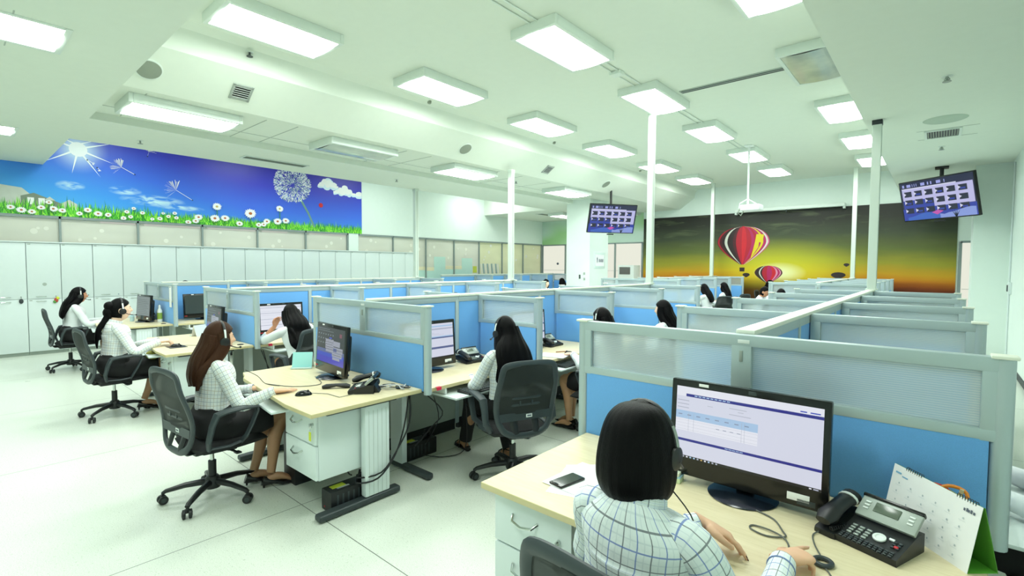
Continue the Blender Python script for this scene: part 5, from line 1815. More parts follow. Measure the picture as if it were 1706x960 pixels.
        P, R = dense([up((0, -.002, .66)), up((0, 0, .61)), Vector((0, -.005, .55)), Vector((0, .02, .49)), Vector((0, .10, .48))], [(.142, .106), (.164, .122), (.186, .134), (.19, .112), (.15, .08)], 3)
        trousers.tube(P, R, BLACKC, 28, side=(1, 0, 0))
        trousers.build('trousers', None, root, smooth_angle=1.3)
    if bottom != 'trousers': trousers.bm.free()
    for sh in shoe_list: sh.build('sandal' if shoes != 'pump' else 'shoe', None, root)
    if detail:
        for nl in nail_list: nl.build('fingernail', None, root)
        for s in (-1, 1):
            k = MB()
            d = Vector((s*.36, .92, .07)).normalized(); p = head_fn(d)
            k.ell(p+Vector((0, -.0065, 0)), (.0125, .010, .0075), M_EYEW, 12, 8, M=MH)
            k.ell(p+Vector((0, .0005, 0)), (.0055, .004, .0056), M_IRIS, 10, 8, M=MH)
            k.build('eye', None, root)
            k = MB()
            pts = [MH @ (head_fn(Vector((s*q, .9, .24+.04*sin((q-.15)*5))).normalized())+Vector((0, .0015, 0))) for q in (.16, .28, .40, .52)]
            k.tube(pts, [(.0035, .002)]*4, M_BROW, 6); k.build('eyebrow', None, root)
        k = MB()
        for z_, t_ in ((-.475, .0042), (-.525, .005)):
            pts = [MH @ (head_fn(Vector((q, .9, z_-abs(q)*.06)).normalized())+Vector((0, .001, 0))) for q in (-.24, -.12, 0, .12, .24)]
            k.tube(pts, [.0012, t_*.9, t_, t_*.9, .0012], M_LIP, 8)
        k.build('lips', None, root)
    # ---------------- hair
    h = MB()
    cut = {'bob': .05, 'short': .1, 'pony': -.02}.get(hair, .06)
    th_ = {'short': .10, 'bob': .06, 'pony': .12}.get(hair, .15)
    def shell(d, p):
        x, y, z = d
        zz = max(0, min(1, (z-.05)/.62)); zz = zz*zz*(3-2*zz)
        hl = cut+.12*(z < 0)*0+.98*zz
        w = max(0, min(1, (hl-y)*5+.5))
        low = max(0, min(1, (z+.78)*4)) if hair in ('short', 'pony') else 1
        w *= low
        q = head_fn(d)
        if z < -.2 and y < 0: q = Vector((x*HRX*(1-.1*z*z), y*HRY*.95, z*HRZ))
        gr = 1+.012*sin(14*math.atan2(x, y)+3*z)
        return q*(.95+(th_+.05)*w*gr)
    h.ell((0, 0, 0), (1, 1, 1), hair_m, 56, 40, M=MH, fn=shell)
    groove = lambda k, th: 1+.035*sin(13*th+.12*k)+.022*sin(29*th-.2*k)
    if hair in ('long', 'long_front', 'spill'):
        wm, wl, blunt = hair_w
        zb = hair_bottom
        p0 = MH @ Vector((0, -.045, .035)); p1 = MH @ Vector((0, -.066, -.04)); p2 = MU @ Vector((0, -.088, 1.0))
        bk = MU @ Vector((0, -.135, .86))
        p3 = Vector((p2.x*.6+bk.x*.4, bk.y+.012, .90)) if hair != 'spill' else p2+Vector((0, -.03, -.10))
        p4 = Vector((p3.x, bk.y-.004, .90+(zb-.90)*.6)); p5 = Vector((p3.x, bk.y+.004, zb))
        if blunt: p3 = Vector((p3.x, p2.y-.022, .93)); p4 = Vector((p3.x, p2.y-.030, (.93+zb)/2)); p5 = Vector((p3.x, p2.y-.030, zb))
        P, R = dense([p0, p1, p2, p3, p4, p5], [(.080, .058), (.096, .062), (wm*.92, .054), (wm, .050 if blunt else .040), (wl, .046 if blunt else .030), ((wl*.9, .036) if blunt else (wl*.45, .008))], 6)
        h.tube(P, R, hair_m, 72, side=sx, ring=groove)
        for s in (-1, 1):
            q0 = MH @ Vector((s*.066, .005, .045)); q1 = MH @ Vector((s*.083, .0, -.05)); q2 = MU @ Vector((s*.098, -.02 if hair != 'long_front' else .055, 1.0)); 
            if hair == 'long_front': q3 = MU @ Vector((s*.10, .11, .90)); q4 = MU @ Vector((s*.095, .125, .80))
            else: q3 = MU @ Vector((s*.10, -.105, .92)); q4 = MU @ Vector((s*.085, -.125, .80))
            P, R = dense([q0, q1, q2, q3, q4], [(.030, .040), (.026, .046), (.026, .040), (.024, .030), (.010, .010)], 4)
            h.tube(P, R, hair_m, 26, side=(0, 1, 0) if False else sx, ring=lambda k, th: 1+.05*sin(9*th+.1*k))
    elif hair == 'bob':
        BS = .86
        pr_ = [(.130, .004, .010), (.126, .036, .040), (.115, .064, .070), (.090, .089, .097), (.055, .105, .113), (.012, .115, .122), (-.035, .121, .127), (-.080, .123, .127), (-.120, .119, .121), (-.150, .104, .106), (-.172, .080, .082), (-.184, .050, .052), (-.186, .02, .02)]
        P, R = dense([(0, -.016, z*BS+.008) for z, a, c in pr_], [(a*BS, c*BS*1.02) for z, a, c in pr_], 4)
        # helmet, opened in front by letting the front arc sink into the head
        def rg(k, th):
            fr = max(0, -sin(th)) if False else max(0, sin(th))
            zf = k/len(P)
            sink = 0.42*max(0, (fr-.55)/.45)*max(0, min(1, (zf-.22)*6))
            return (1+.010*sin(23*th+.1*k)+.006*sin(41*th))*(1-sink)
        h.tube(P, R, hair_m, 72, side=(-1, 0, 0), M=MH, ring=rg)
    elif hair == 'pony':
        h.ell((0, -.098, -.02), (.052, .05, .058), hair_m, 26, 18, M=MH, fn=lambda d, p: p*(1+.03*sin(9*d.x+12*d.z)))
        h.ell((0, -.085, .05), (.06, .05, .05), hair_m, 20, 14, M=MH)
        q0 = MH @ Vector((0, -.10, -.05)); q2 = MU @ Vector((0, -.135, .93)); q3 = MU @ Vector((0, -.15, .82)); q4 = MU @ Vector((.0, -.145, .73))
        P, R = dense([q0, q0.lerp(q2, .5), q2, q3, q4], [(.04, .036), (.036, .03), (.036, .026), (.026, .018), (.006, .005)], 5)
        h.tube(P, R, hair_m, 30, side=sx, ring=groove)
    h.build('hair', None, root, smooth_angle=1.4)
    WM = Matrix.Translation(Vector(loc)) @ Matrix.Rotation(rz, 4, 'Z') @ Matrix.Scale(scale, 4)
    if headset:
        lb, mic_side, m_band = headset
        hs = thing('headset', lb, 'headset', (0, 0, 0), 0, 'call-centre headsets')
        hs.matrix_world = WM @ MH
        hr = .105; hz = .028 if hair == 'bob' else .036
        k = MB()
        pts = [(sin(a)*hr*.98, .012, cos(a)*(hr+hz)-.01) for a in [(-1.62+3.24*i/18) for i in range(19)]]
        k.tube(pts, [(.009, .003)]*19, M_BLACK, 8, side=(0, 1, 0)); k.build('headband', None, hs)
        k = MB()
        s = mic_side
        pts = [(s*sin(a)*(hr+.002)*.98, .012, cos(a)*(hr+hz+.003)-.01) for a in [(.95+.5*i/10) for i in range(11)]]
        k.tube(pts, [(.0065, .003)]*11, m_band, 8, side=(0, 1, 0)); k.build('band_trim', None, hs)
        for s2 in (-1, 1):
            k = MB(); x = s2*(hr-.012)
            k.tube([(x-s2*.014, .008, -.012), (x, .008, -.012), (x+s2*.012, .008, -.012), (x+s2*.016, .008, -.012)], [.030, .033, .031, .020], M_BLACK, 18); k.build('ear_pad', None, hs)
        k = MB()
        k.tube([(s*(hr+.002), .012, -.02), (s*(hr-.004), .05, -.045), (s*.075, .095, -.062), (s*.045, .128, -.066)], [.0035]*4, M_BLACK, 8); k.ell((s*.042, .130, -.066), (.009, .009, .008), M_BLACK, 10, 8); k.build('microphone_boom', None, hs)
    return root
# ------------------------------------------------------------------ people in their places
R90 = pi/2
WBAND = M_WHITE2
# foreground woman, seen from behind
FGX, FGY, FGR = -.60, 1.20, -.10
person('woman with short black bob in blue checked shirt, seen from behind in the foreground', (FGX, FGY, 0), FGR, lean=.06, scale=1.03, head_off=(-.03, 0, 0), head_yaw=.04, head_pitch=.08, hair='bob',
       shirt=SHIRT, voxel=.0045, shirt_seg=36, headset=('dark headset band on the black bob of the foreground woman', 1, M_SILVER), skin=SKIN,
       arms={'R': dict(elbow=(.27, .10, .72), wrist=(.222, .45, .765), fw=(.42, 1, -.06), up=(.0, .05, 1), curls=(.06, .70, .9, .95), thumb=.5),
             'L': dict(elbow=(-.24, .14, .71), wrist=(-.01, .42, .795), fw=(.80, .30, -.30), up=(-.1, .35, 1), curls=(.25, .3, .35, .45), dark_nails=True, thumb=.2)})
chair(-.55, 1.24, -.12, 'office chair of the foreground woman, only its backrest top showing')
# brown-haired woman at the second end desk
person('woman with long straight brown hair and headset, hand flat on desk', (-3.92, 1.24, 0), -.02, lean=.02, head_pitch=.02, hair='long', hair_m=HAIRB, hair_bottom=.83, hair_w=(.105, .105, True), skin=SKIN,
       shirt=SHIRT2, voxel=.005, headset=('white-banded headset on the brown-haired woman', 1, WBAND),
       arms={'R': dict(elbow=(.25, .10, .69), wrist=(.33, .30, .765), fw=(.10, 1, -.04), up=(0, .05, 1), curls=(.06, .08, .08, .10), thumb=.3),
             'L': dict(elbow=(-.23, .08, .69), wrist=(-.05, .30, .72), fw=(.2, 1, -.05))},
       legs={'R': dict(knee=(.12, .43, .52), ankle=(.16, .33, .11), toe=(.20, .50, .02)), 'L': dict(knee=(-.02, .43, .52), ankle=(.02, .26, .11), toe=(.05, .43, .02))})
chair(-3.90, 1.22, .10, 'office chair under the brown-haired woman')
# woman with a low ponytail
person('woman with black hair tied low and headset, hands together over the desk', (-6.86, 1.20, 0), -.02, lean=.05, head_pitch=-.05, hair='pony', skin=SKIN3, shirt=SHIRT2, voxel=.0055,
       headset=('white-banded headset on the woman with tied-back hair', 1, WBAND), scale=1.03,
       arms={'R': dict(elbow=(.24, .14, .70), wrist=(.20, .37, .775), fw=(-.25, 1, .05), curls=(.5, .6, .65, .7)), 'L': dict(elbow=(-.20, .16, .70), wrist=(.08, .40, .775), fw=(.35, 1, .05), curls=(.5, .6, .65, .7))},
       legs={'R': dict(knee=(.13, .45, .52), ankle=(.10, .66, .11), toe=(.12, .82, .02)), 'L': dict(knee=(-.02, .44, .52), ankle=(-.02, .26, .12), toe=(0, .44, .02))})
chair(-6.88, 1.20, .06, 'office chair under the woman with tied-back hair')
# farthest left woman
person('woman with long dark hair farthest left, beside the lockers', (-10.38, 1.30, 0), 0, lean=.10, head_pitch=.02, hair='long', hair_bottom=.78, skin=SKIN2, shirt=SHIRTW, voxel=.006,
       headset=('thin headset on the farthest left woman', 1, WBAND), scale=1.04,
       arms={'R': dict(elbow=(.25, .16, .70), wrist=(.24, .42, .73), fw=(0, 1, -.05)), 'L': dict(elbow=(-.23, .16, .70), wrist=(-.10, .42, .73))})
chair(-10.40, 1.28, .0, 'office chair under the farthest left woman by the lockers')
# slumped woman, head on hand
person('woman leaning on her hand, long black hair hanging down her back', (-5.48, 2.68, 0), R90, lean=.32, side=-.06, head_pitch=.32, hair='spill', hair_bottom=.70, hair_w=(.13, .13, False), skin=SKIN2, shirt=SHIRTW, voxel=.0055,
       arms={'L': dict(cuff=.35, elbow=(-.25, .52, .775), wrist=(-.145, .42, .95), fw=(.35, -.15, 1), up=(-.3, 1, .2), curls=(.5, .55, .6, .6)), 'R': dict(elbow=(.30, .30, .72), wrist=(.20, .58, .755), fw=(-.2, 1, 0))})
chair(-5.43, 2.66, R90+.12, 'office chair behind the woman leaning on her hand')
# long-haired woman in the middle
person('woman with very long straight black hair and headset in the middle of the photo', (-2.62, 2.97, 0), R90-.28, lean=.0, head_yaw=.22, head_pitch=.04, hair='long', hair_bottom=.70, hair_w=(.165, .18, False), skin=SKIN3, shirt=SHIRT2, bottom='trousers', shoes='sandal', voxel=.0055,
       headset=('slim headset on the woman with very long black hair', -1, WBAND),
       arms={'L': dict(elbow=(-.24, .12, .69), wrist=(-.14, .36, .715), fw=(.1, 1, -.05)), 'R': dict(elbow=(.24, .12, .69), wrist=(.12, .36, .715), fw=(-.1, 1, -.05))},
       legs={'L': dict(knee=(-.10, .42, .50), ankle=(-.08, .58, .09), toe=(-.08, .74, .02)), 'R': dict(knee=(.12, .38, .50), ankle=(.13, .16, .09), toe=(.14, .33, .02))})
chair(-2.50, 2.90, R90-.42, 'office chair seen from behind under the woman with very long hair')
# next woman, mostly hidden by the foreground partition
pf = person('woman beside the foreground partition post, one hand on her mouse', (-2.46, 4.28, 0), R90, lean=.04, head_pitch=.05, hair='long', skin=SKIN3, shirt=SHIRT2, voxel=.006, leg_m=NYLON2,
       headset=('headset on the black hair peeking over the foreground partition', -1, WBAND),
       arms={'L': dict(elbow=(-.22, .14, .69), wrist=(-.06, .36, .765), fw=(.05, 1, -.05), curls=(.3, .35, .4, .45)), 'R': dict(elbow=(.22, .12, .70), wrist=(.12, .34, .72))},
       legs={'L': dict(knee=(-.11, .43, .50), ankle=(-.12, .36, .09), toe=(-.12, .55, .02)), 'R': dict(knee=(.02, .44, .50), ankle=(.02, .42, .09), toe=(.02, .6, .02))})
chair(-2.42, 4.22, R90+.1, 'office chair half hidden by the foreground partition post')
pg = person('woman with smooth black hair seen from behind over the glazed partition', (-2.50, 5.76, 0), R90+.1, lean=.0, hair='long', hair_bottom=.76, hair_w=(.10, .09, False), skin=SKIN3, shirt=SHIRTW, voxel=.008, detail=False)
chair(-2.40, 5.76, R90, 'office chair of the woman with smooth black hair')
# far pair
ph = person('far woman in white with her hand on her cheek before the sunset mural', (-4.25, 12.25, 0), R90-.1, lean=.12, head_pitch=.1, hair='long', skin=SKIN3, shirt=SHIRTW, voxel=.008, detail=True,
       arms={'L': dict(elbow=(-.20, .34, .82), wrist=(-.09, .26, 1.0), fw=(.2, -.25, 1), up=(-.2, 1, .2), curls=(.5, .5, .5, .5)), 'R': dict(elbow=(.22, .2, .72), wrist=(.10, .42, .76))})
chair(-4.05, 12.2, R90-.5, 'far office chair under the woman with her hand on her cheek')
ph2 = dup(pg, (-4.25, 13.5, 0), R90-.15, 'second far woman in white, right of the one with hand on cheek')
chair(-4.0, 13.5, R90-.3, 'far office chair under the second far woman')
pm = person('man with short black hair and white shirt behind the far glazed partition', (-3.1, 12.0, 0), -R90, lean=.22, head_pitch=.2, hair='short', skin=SKIN2, shirt=SHIRTW, bottom='trousers', shoes='sandal', voxel=.008)
chair(-3.25, 12.0, -R90, 'far office chair of the man in the white shirt')
# workers of whom little more than the hair shows
dup(pg, (.44, 2.98, 0), R90, 'worker in white sleeve at the right edge behind foreground partition')
chair(.56, 2.98, R90, 'chair at the right edge behind the foreground partition')
dup(pg, (-4.78, 4.35, 0), -R90, 'worker whose black hair just tops the second spine partition', scale=1.045)
dup(pg, (-10.82, 2.99, 0), -R90, 'worker whose black hair just tops the row by the lockers', scale=1.085)
dup(pf, (-2.26, 10.38, 0), 0, 'worker with headset low before the far right end partition')
dup(pg, (-3.8, 16.0, 0), -R90, 'worker whose hair shows below the small balloon', scale=1.02)
dup(pg, (-6.35, 14.65, 0), -R90, 'worker whose hair shows behind far ribbed glass left of the far pair', scale=1.0)
dup(pg, (-8.8, 11.65, 0), -R90, 'worker with black hair just left of the column, nearer one', scale=1.02)
dup(pg, (-9.25, 13.2, 0), R90, 'worker with black hair touching the left edge of the column', scale=1.02)

for x, y, rz, lb in ((-2.26, 10.36, 0, 'chair of the worker before the far right end partition'), (-4.82, 4.35, -R90, 'chair hidden behind the second spine partition'), (-10.86, 2.99, -R90, 'chair hidden behind the row by the lockers'),
                     (-3.84, 16.0, -R90, 'chair of the worker below the small balloon'), (-6.39, 14.65, -R90, 'chair of the worker behind far ribbed glass'), (-8.84, 11.65, -R90, 'chair of the nearer worker left of the column'), (-9.21, 13.2, R90, 'chair of the worker at the left edge of the column')):
    chair(x, y, rz, lb)

# ------------------------------------------------------------------ monitors
def mon(kind, lb, x, y, rz, W=.575):
    o = make_monitor(kind, lb, W); o.location = (x, y, DZ); o.rotation_euler = (0, 0, rz); o['group'] = 'computer monitors'; return o
mon('web', 'big foreground monitor showing a white page with blue bars', -.575, 2.10, 0, .60)
mon('desk', 'monitor with dark blue desktop of icons on the brown-haired woman\'s desk', -3.80, 2.10, -.10)
mon('desk', 'dark monitor facing the ponytailed woman, behind brown hair', -6.62, 2.14, -.05)
mon('page', 'grey-page monitor on the farthest left desk', -9.75, 2.12, .10)
mon('table', 'monitor with blue table bars beside the end partition post', -3.40, 2.80, R90-.05)
mon('lines', 'white page monitor in front of the woman leaning on her hand', -6.46, 2.86, R90)
mon('off', 'switched-off dark monitor against the spine by the lockers', -9.52, 2.90, R90, .6)
mon('table', 'monitor behind the glazed wing, seen blurred through ribbed glass', -3.40, 4.2, R90)
# ------------------------------------------------------------------ phones
p0 = make_phone('big black desk phone with silver display beside the calendar'); p0.location = (-.135, 2.03, DZ); p0.rotation_euler = (0, 0, -.36); p0['group'] = 'desk phones'
def phone(x, y, rz, lb): return dup(p0, (x, y, DZ), rz, lb, 'desk phones')
phone(-3.20, 2.02, -.75, 'desk phone with a tangle of cables on the brown-haired woman\'s desk')
phone(-3.42, 3.36, R90-.12, 'desk phone beside the monitor of the long-haired woman')
phone(-3.42, 4.66, R90, 'desk phone next to white papers behind the glazed wing')
phone(-3.35, 7.3, R90, 'small far desk phone beside woman with smooth black hair')
phone(-6.52, 3.35, R90, 'desk phone right of the leaning woman, half hidden by glass')
phone(-10.02, 2.20, -.4, 'dark phone behind the bottle on the farthest left desk')
# handset lying in front of the second phone
k = MB(); k.tube([(-.10, 0, .012), (-.07, 0, .018), (0, .004, .024), (.07, 0, .018), (.10, 0, .012)], [(.02, .012), (.024, .018), (.018, .012), (.024, .018), (.02, .012)], M_BLACK, 12, side=(0, 1, 0))
o = k.build('phone_headset_adapter'); o.location = (-3.42, 1.92, DZ); o.rotation_euler = (0, 0, .9); tag(o, 'black handset lying on desk in front of the cable-tangled phone', 'handset')

# ------------------------------------------------------------------ keyboards, mice
keyboard(-3.97, 1.66, .663, -.115, 'black keyboard on the tray under the brown-haired woman\'s hands')
keyboard(-2.80, 2.86, .663, R90, 'black keyboard on pull-out tray of the long-haired woman')
keyboard(-2.82, 4.2, .663, R90, 'black keyboard by the hand with the mouse')
keyboard(-6.95, 1.66, .663, -.115, 'keyboard on the tray of the ponytailed woman')
keyboard(-.6, 1.6, .663, 0, 'keyboard on the tray below the foreground desk')
mouse(-3.41, 1.66, DZ, -.5, 'black mouse on the brown-haired woman\'s desk', [(.0, .056, .01), (.03, .16, .004), (.16, .24, .004), (.10, .34, .004), (-.05, .40, .004)])
mouse(-6.52, 1.70, DZ, -.3, 'black mouse on a dark pad on the ponytailed woman\'s desk', [(0, .056, .01), (.02, .2, .004), (-.1, .32, .004)])
k = MB(); k.box((0, 0, .002), (.20, .17, .004), M_BLACK, .002); o = k.build('mouse_pad'); o.location = (-6.5, 1.70, DZ); tag(o, 'dark mouse pad on the ponytailed woman\'s desk', 'mouse pad')
mouse(-2.93, 4.31, DZ, R90, 'dark mouse under the hand behind the glazed wing')

# ------------------------------------------------------------------ foreground desk things
rr = random.Random(5)
for i, (x, y, r_) in enumerate(((-1.14, 1.77, .30), (-1.11, 1.84, .75), (-1.15, 1.80, -.05))):
    k = MB(); k.box((0, 0, .0005+.0012*i), (.21, .297, .001), M_PAPER)
    o = k.build('paper_sheet'); o.location = (x, y, DZ); o.rotation_euler = (0, 0, r_)
    tag(o, ['lowest white sheet fanned out under the mobile phone', 'middle white sheet of the fan under the mobile phone', 'top white sheet directly below the mobile phone'][i], 'paper', 'loose sheets on the foreground desk')
o = thing('mobile_phone', 'black mobile phone lying on white papers', 'mobile phone', (-1.18, 1.73, DZ+.0042), -.18)
k = MB(); k.box((0, 0, .005), (.074, .146, .009), M_BLACKG, .004); k.build('case', None, o)
k = MB(); k.box((0, 0, .0098), (.068, .126, .0006), mat('phone_glass', '#27302f', .06, vary=.3)); k.build('screen', None, o)
k = MB(); k.tube([(.01, -.066, .0102), (-.01, -.066, .0102)], .003, M_DGREY, 6); k.build('home_button', None, o)
# card box beside the monitor
o = thing('note_stack', 'small stack of pale green and blue note pads left of monitor base', 'notepad', (-.85, 2.06, DZ), .1)
k = MB(); k.box((0, 0, .010), (.078, .06, .02), mat('note_green', '#cfe0b4', .6), .002); k.build('bottom_pad', None, o)
k = MB(); k.box((.002, .002, .024), (.076, .058, .008), mat('note_blue', '#9cc4d6', .6), .001); k.build('middle_pad', None, o)
k = MB(); k.box((-.002, 0, .035), (.07, .055, .014), mat('note_pale', '#e4eed8', .6), .002); k.build('top_pad', None, o)
# calendar
o = thing('desk_calendar', 'white tent desk calendar with green back beside the phone', 'calendar', (.015, 2.165, DZ), math.atan2(-.75, .66))
k = MB()
Lc = .34
k.faces([(-Lc/2, -.045, 0), (Lc/2, -.045, 0), (Lc/2, -.004, .205), (-Lc/2, -.004, .205), (-Lc/2, -.0435, 0), (Lc/2, -.0435, 0), (Lc/2, -.0025, .205), (-Lc/2, -.0025, .205)], [(0, 1, 2, 3), (7, 6, 5, 4), (0, 4, 5, 1), (1, 5, 6, 2), (2, 6, 7, 3), (3, 7, 4, 0)], M_PAPER)
pages = k
k = MB(); k.faces([(-Lc/2, .05, 0), (Lc/2, .05, 0), (Lc/2, .002, .203), (-Lc/2, .002, .203), (-Lc/2, .052, 0), (Lc/2, .052, 0), (Lc/2, .004, .203), (-Lc/2, .004, .203)], [(3, 2, 1, 0), (4, 5, 6, 7), (0, 1, 5, 4), (1, 2, 6, 5), (2, 3, 7, 6), (3, 0, 4, 7)], mat('calendar_green', '#4f8f2c', .5)); k.build('green_back', None, o)
k = MB(); k.bx(-Lc/2, Lc/2, -.043, .05, .001, .003, mat('calendar_green_floor', '#5fae38', .5)); k.build('base_card', None, o)
for c0 in (-.115, .085):
    k = MB()
    for i in range(8):
        x = c0+i*.009
        k.tube([(x, .005*cos(a), .203+.009*sin(a)) for a in [2*pi*q/8 for q in range(8)]], .0012, M_DGREY, 5, closed=True)
    k.build('wire_binding', None, o)
k = pages
def onp(u, v): return (u, -.0456+.0406*v/.205-.0006, v)
def mark(u0, u1, v0, v1, m):
    k.faces([onp(u0, v0), onp(u1, v0), onp(u1, v1), onp(u0, v1)], [(0, 1, 2, 3)], m)
M_CALB = mat('calendar_blue_print', '#7fb6d8', .6); M_CALG = mat('calendar_grey_print', '#bcc6cc', .6)
mark(-.155, -.13, .178, .184, M_CALB); mark(-.125, -.10, .172, .176, M_CALB)
for r_ in range(5):
    for c in range(6):
        u = -.135+c*.05+rr.uniform(-.004, .004); v = .145-r_*.030
        mark(u, u+.005, v, v+.006, M_CALG)
        mark(u-.012, u+.012, v-.006, v-.0045, mat('calendar_faint_print', '#dfe5e8', .6))
for i, du in enumerate((0, .009, .015, .023, .032)): mark(.115+du, .121+du, .172, .183 if i % 2 else .180, M_INK)
pages.build('front_pages', None, o, fixn=False)
# pen cup with bright bands
o = thing('pen_cup', 'cup of colourful bands and a blue pen behind the calendar', 'pen cup', (.035, 2.265, DZ))
k = MB(); k.lathe([(.034, 0), (.038, .10), (.0385, .10), (.034, .098), (.03, .004)], mat('clear_cup', '#c7d6cc', .2), 22); k.build('cup', None, o)
for i, (c, r_, tz, dx) in enumerate((('#e2d02c', .05, .125, .0), ('#d8443a', .046, .14, -.02), ('#e68a2c', .04, .15, .028))):
    k = MB(); k.tube([(dx+r_*cos(a)*.9, .2*r_*sin(a), tz+r_*sin(a)*.55) for a in [2*pi*q/16 for q in range(16)]], .006, mat('band_%d' % i, c, .5), 8, closed=True); k.build('rubber_band', None, o)
k = MB(); k.cyl((-.03, 0, .02), (-.085, .0, .155), .005, mat('blue_pen', '#2a35b8', .4), 8); k.build('pen', None, o)
k = MB(); k.cyl((.02, .01, .02), (.05, .0, .17), .006, mat('beige_pen', '#cdbf9a', .4), 8); k.build('pencil', None, o)
# cables on the foreground desk
cable([(-.50, 2.0, DZ+.004), (-.43, 1.97, DZ+.004), (-.385, 1.90, DZ+.004), (-.37, 1.862, DZ+.005), (-.42, 1.83, DZ+.004), (-.475, 1.845, DZ+.004), (-.475, 1.875, DZ+.004), (-.42, 1.872, DZ+.007), (-.37, 1.85, DZ+.006), (-.345, 1.80, DZ+.004), (-.35, 1.74, DZ+.006)], .003, M_CABLEG, 'grey looped cable from the foreground monitor base to the hand')
o = cable([(-.27, 2.0, DZ+.01), (-.30, 1.95, DZ+.004), (-.285, 1.88, DZ+.004), (-.255, 1.80, DZ+.012)], .0025, M_CABLEG, 'thin cord from the foreground phone to the ring', 'cord')
k = MB(); k.tube([(-.245+.024*cos(a), 1.775+.024*sin(a), DZ+.008) for a in [2*pi*q/20 for q in range(20)]], .0075, M_DGREY, 10, closed=True); o = k.build('cord_ring'); tag(o, 'dark plastic ring lying on the foreground desk by the cord', 'ring')
cable([(-.235, 1.75, DZ+.004), (-.21, 1.70, DZ+.004), (-.21, 1.62, DZ+.004)], .0025, M_CABLEG, 'cord end running off below the dark ring', 'cord')
cable([(-.55, 1.28, 1.08), (-.50, 1.34, .98), (-.50, 1.42, .86), (-.52, 1.52, .78)], .002, M_CABLE, 'thin headset wire hanging beside the black bob')
# key with fob in the drawer of the foreground pedestal
def keyset(x, y, z, lb, fob):
    k = MB(); k.cyl((0, 0, 0), (0, -.012, 0), .010, M_CHROME, 12); k.box((0, -.018, -.006), (.004, .02, .03), M_CHROME, .001); k.tube([(0, -.02, -.02), (0, -.022, -.04)], .002, M_CHROME, 6); k.box((0, -.022, -.075), (.026, .005, .06), fob, .003)
    o = k.build('drawer_key'); o.location = (x, y, z); tag(o, lb, 'key', 'keys in drawer locks')
keyset(-1.08, YP-.03-.80, .60, 'key with dark fob in the foreground drawer', M_BLACK)
keyset(SP[1]+.66, YP-.03-.78, .63, 'key with yellow tag in the brown-haired woman\'s drawer', M_YELLOW)
keyset(SP[2]+.66, YP-.03-.78, .63, 'key in the drawer of the ponytailed woman\'s desk', M_SILVER)

# ------------------------------------------------------------------ things on the other desks
def card_stand(x, y, rz, lb, c):
    o = thing('card_stand', lb, 'card', (x, y, DZ), rz)
    T = Matrix.Rotation(-.30, 4, 'X')
    k = MB(); k.box((0, 0, .075), (.17, .003, .15), c, .001, M=T); k.build('card', None, o)
    k = MB(); k.prism([(.048, .138), (.105, 0), (.095, 0), (.043, .130)], -.085, .085, M_WHITE2, 'x'); k.box((0, -.012, .008), (.18, .03, .014), mat('clear_acrylic', '#cfe6e4', .1), .003); k.build('easel', None, o)
card_stand(-4.30, 2.08, .85, 'turquoise card on a small stand on the brown-haired woman\'s desk', mat('turquoise_card', '#a5e6e6', .5))
card_stand(-7.35, 2.16, -1.2, 'white tented card beside the ponytailed woman\'s monitor', M_PAPER)
o = thing('sanitiser_bottle', 'small clear blue bottle on the farthest left desk', 'bottle', (-9.98, 2.0, DZ))
k = MB(); k.lathe([(.028, 0), (.03, .01), (.03, .085), (.012, .10), (.012, .115)], mat('clear_blue_bottle', '#b6d9e2', .1), 18); k.build('body', None, o)
k = MB(); k.lathe([(.014, .115), (.014, .135), (.004, .15)], M_WHITE2, 12); k.build('cap', None, o)
o = thing('spray_bottle', 'tall bottle with green label behind the farthest left monitor', 'bottle', (-9.52, 2.27, DZ))
o.scale = (.85,)*3
k = MB(); k.lathe([(.04, 0), (.042, .02), (.042, .22), (.018, .27)], M_WHITE2, 18); k.build('body', None, o)
k = MB(); k.lathe([(.0425, .06), (.0425, .18)], mat('lime_label', '#8fae4a', .5), 18); k.build('label_band', None, o)
k = MB(); k.lathe([(.02, .27), (.02, .31), (.008, .33)], M_WHITE2, 12); k.build('cap', None, o)
o = thing('notice_strip', 'narrow white notice hanging on the farthest left partition', 'paper', (-9.13, YP-.036, 1.165))
k = MB(); k.box((0, 0, 0), (.11, .003, .33), M_PAPER); k.build('sheet', None, o)
k = MB(); k.box((0, -.002, .15), (.05, .003, .018), M_GREYP); k.build('tape', None, o)
for i, (x, y, lb) in enumerate(((-2.868, 2.46, 'pink tape on desk edge below the table-bar monitor'), (-5.938, 2.5, 'pink tape on the desk edge by the leaning woman'))):
    k = MB(); k.box((0, 0, 0), (.004, .045, .022), M_PINK, .001); k.box((-.012, 0, .0135), (.026, .045, .0015), M_PINK); o = k.build('edge_tape'); o.location = (x+.002, y, DZ-.013); tag(o, lb, 'tape', 'pink desk tape')
for i, (x, y, r_, lb) in enumerate(((-3.00, 4.12, .25, 'white papers on the desk behind the glazed wing'),)):
    k = MB(); k.box((0, 0, .004), (.30, .215, .008), M_PAPER, .001); o = k.build('paper_stack'); o.location = (x, y, DZ); o.rotation_euler = (0, 0, r_); tag(o, lb, 'paper')
k = MB(); k.cyl((0, -.07, .006), (0, .07, .006), .005, mat('wooden_pen', '#a06a3c', .5), 8); o = k.build('pen'); o.location = (-3.06, 4.36, DZ); o.rotation_euler = (0, 0, -.5); tag(o, 'brown pen on the desk beside the white papers', 'pen')
o = thing('drinking_glass', 'clear water glass by the stand of the table-bar monitor', 'glass', (-3.50, 2.62, DZ))
k = MB(); k.lathe([(.026, 0), (.033, .13), (.031, .13), (.025, .01)], mat('clear_glass_cup', '#a9bcc4', .05), 20); k.build('tumbler', None, o)
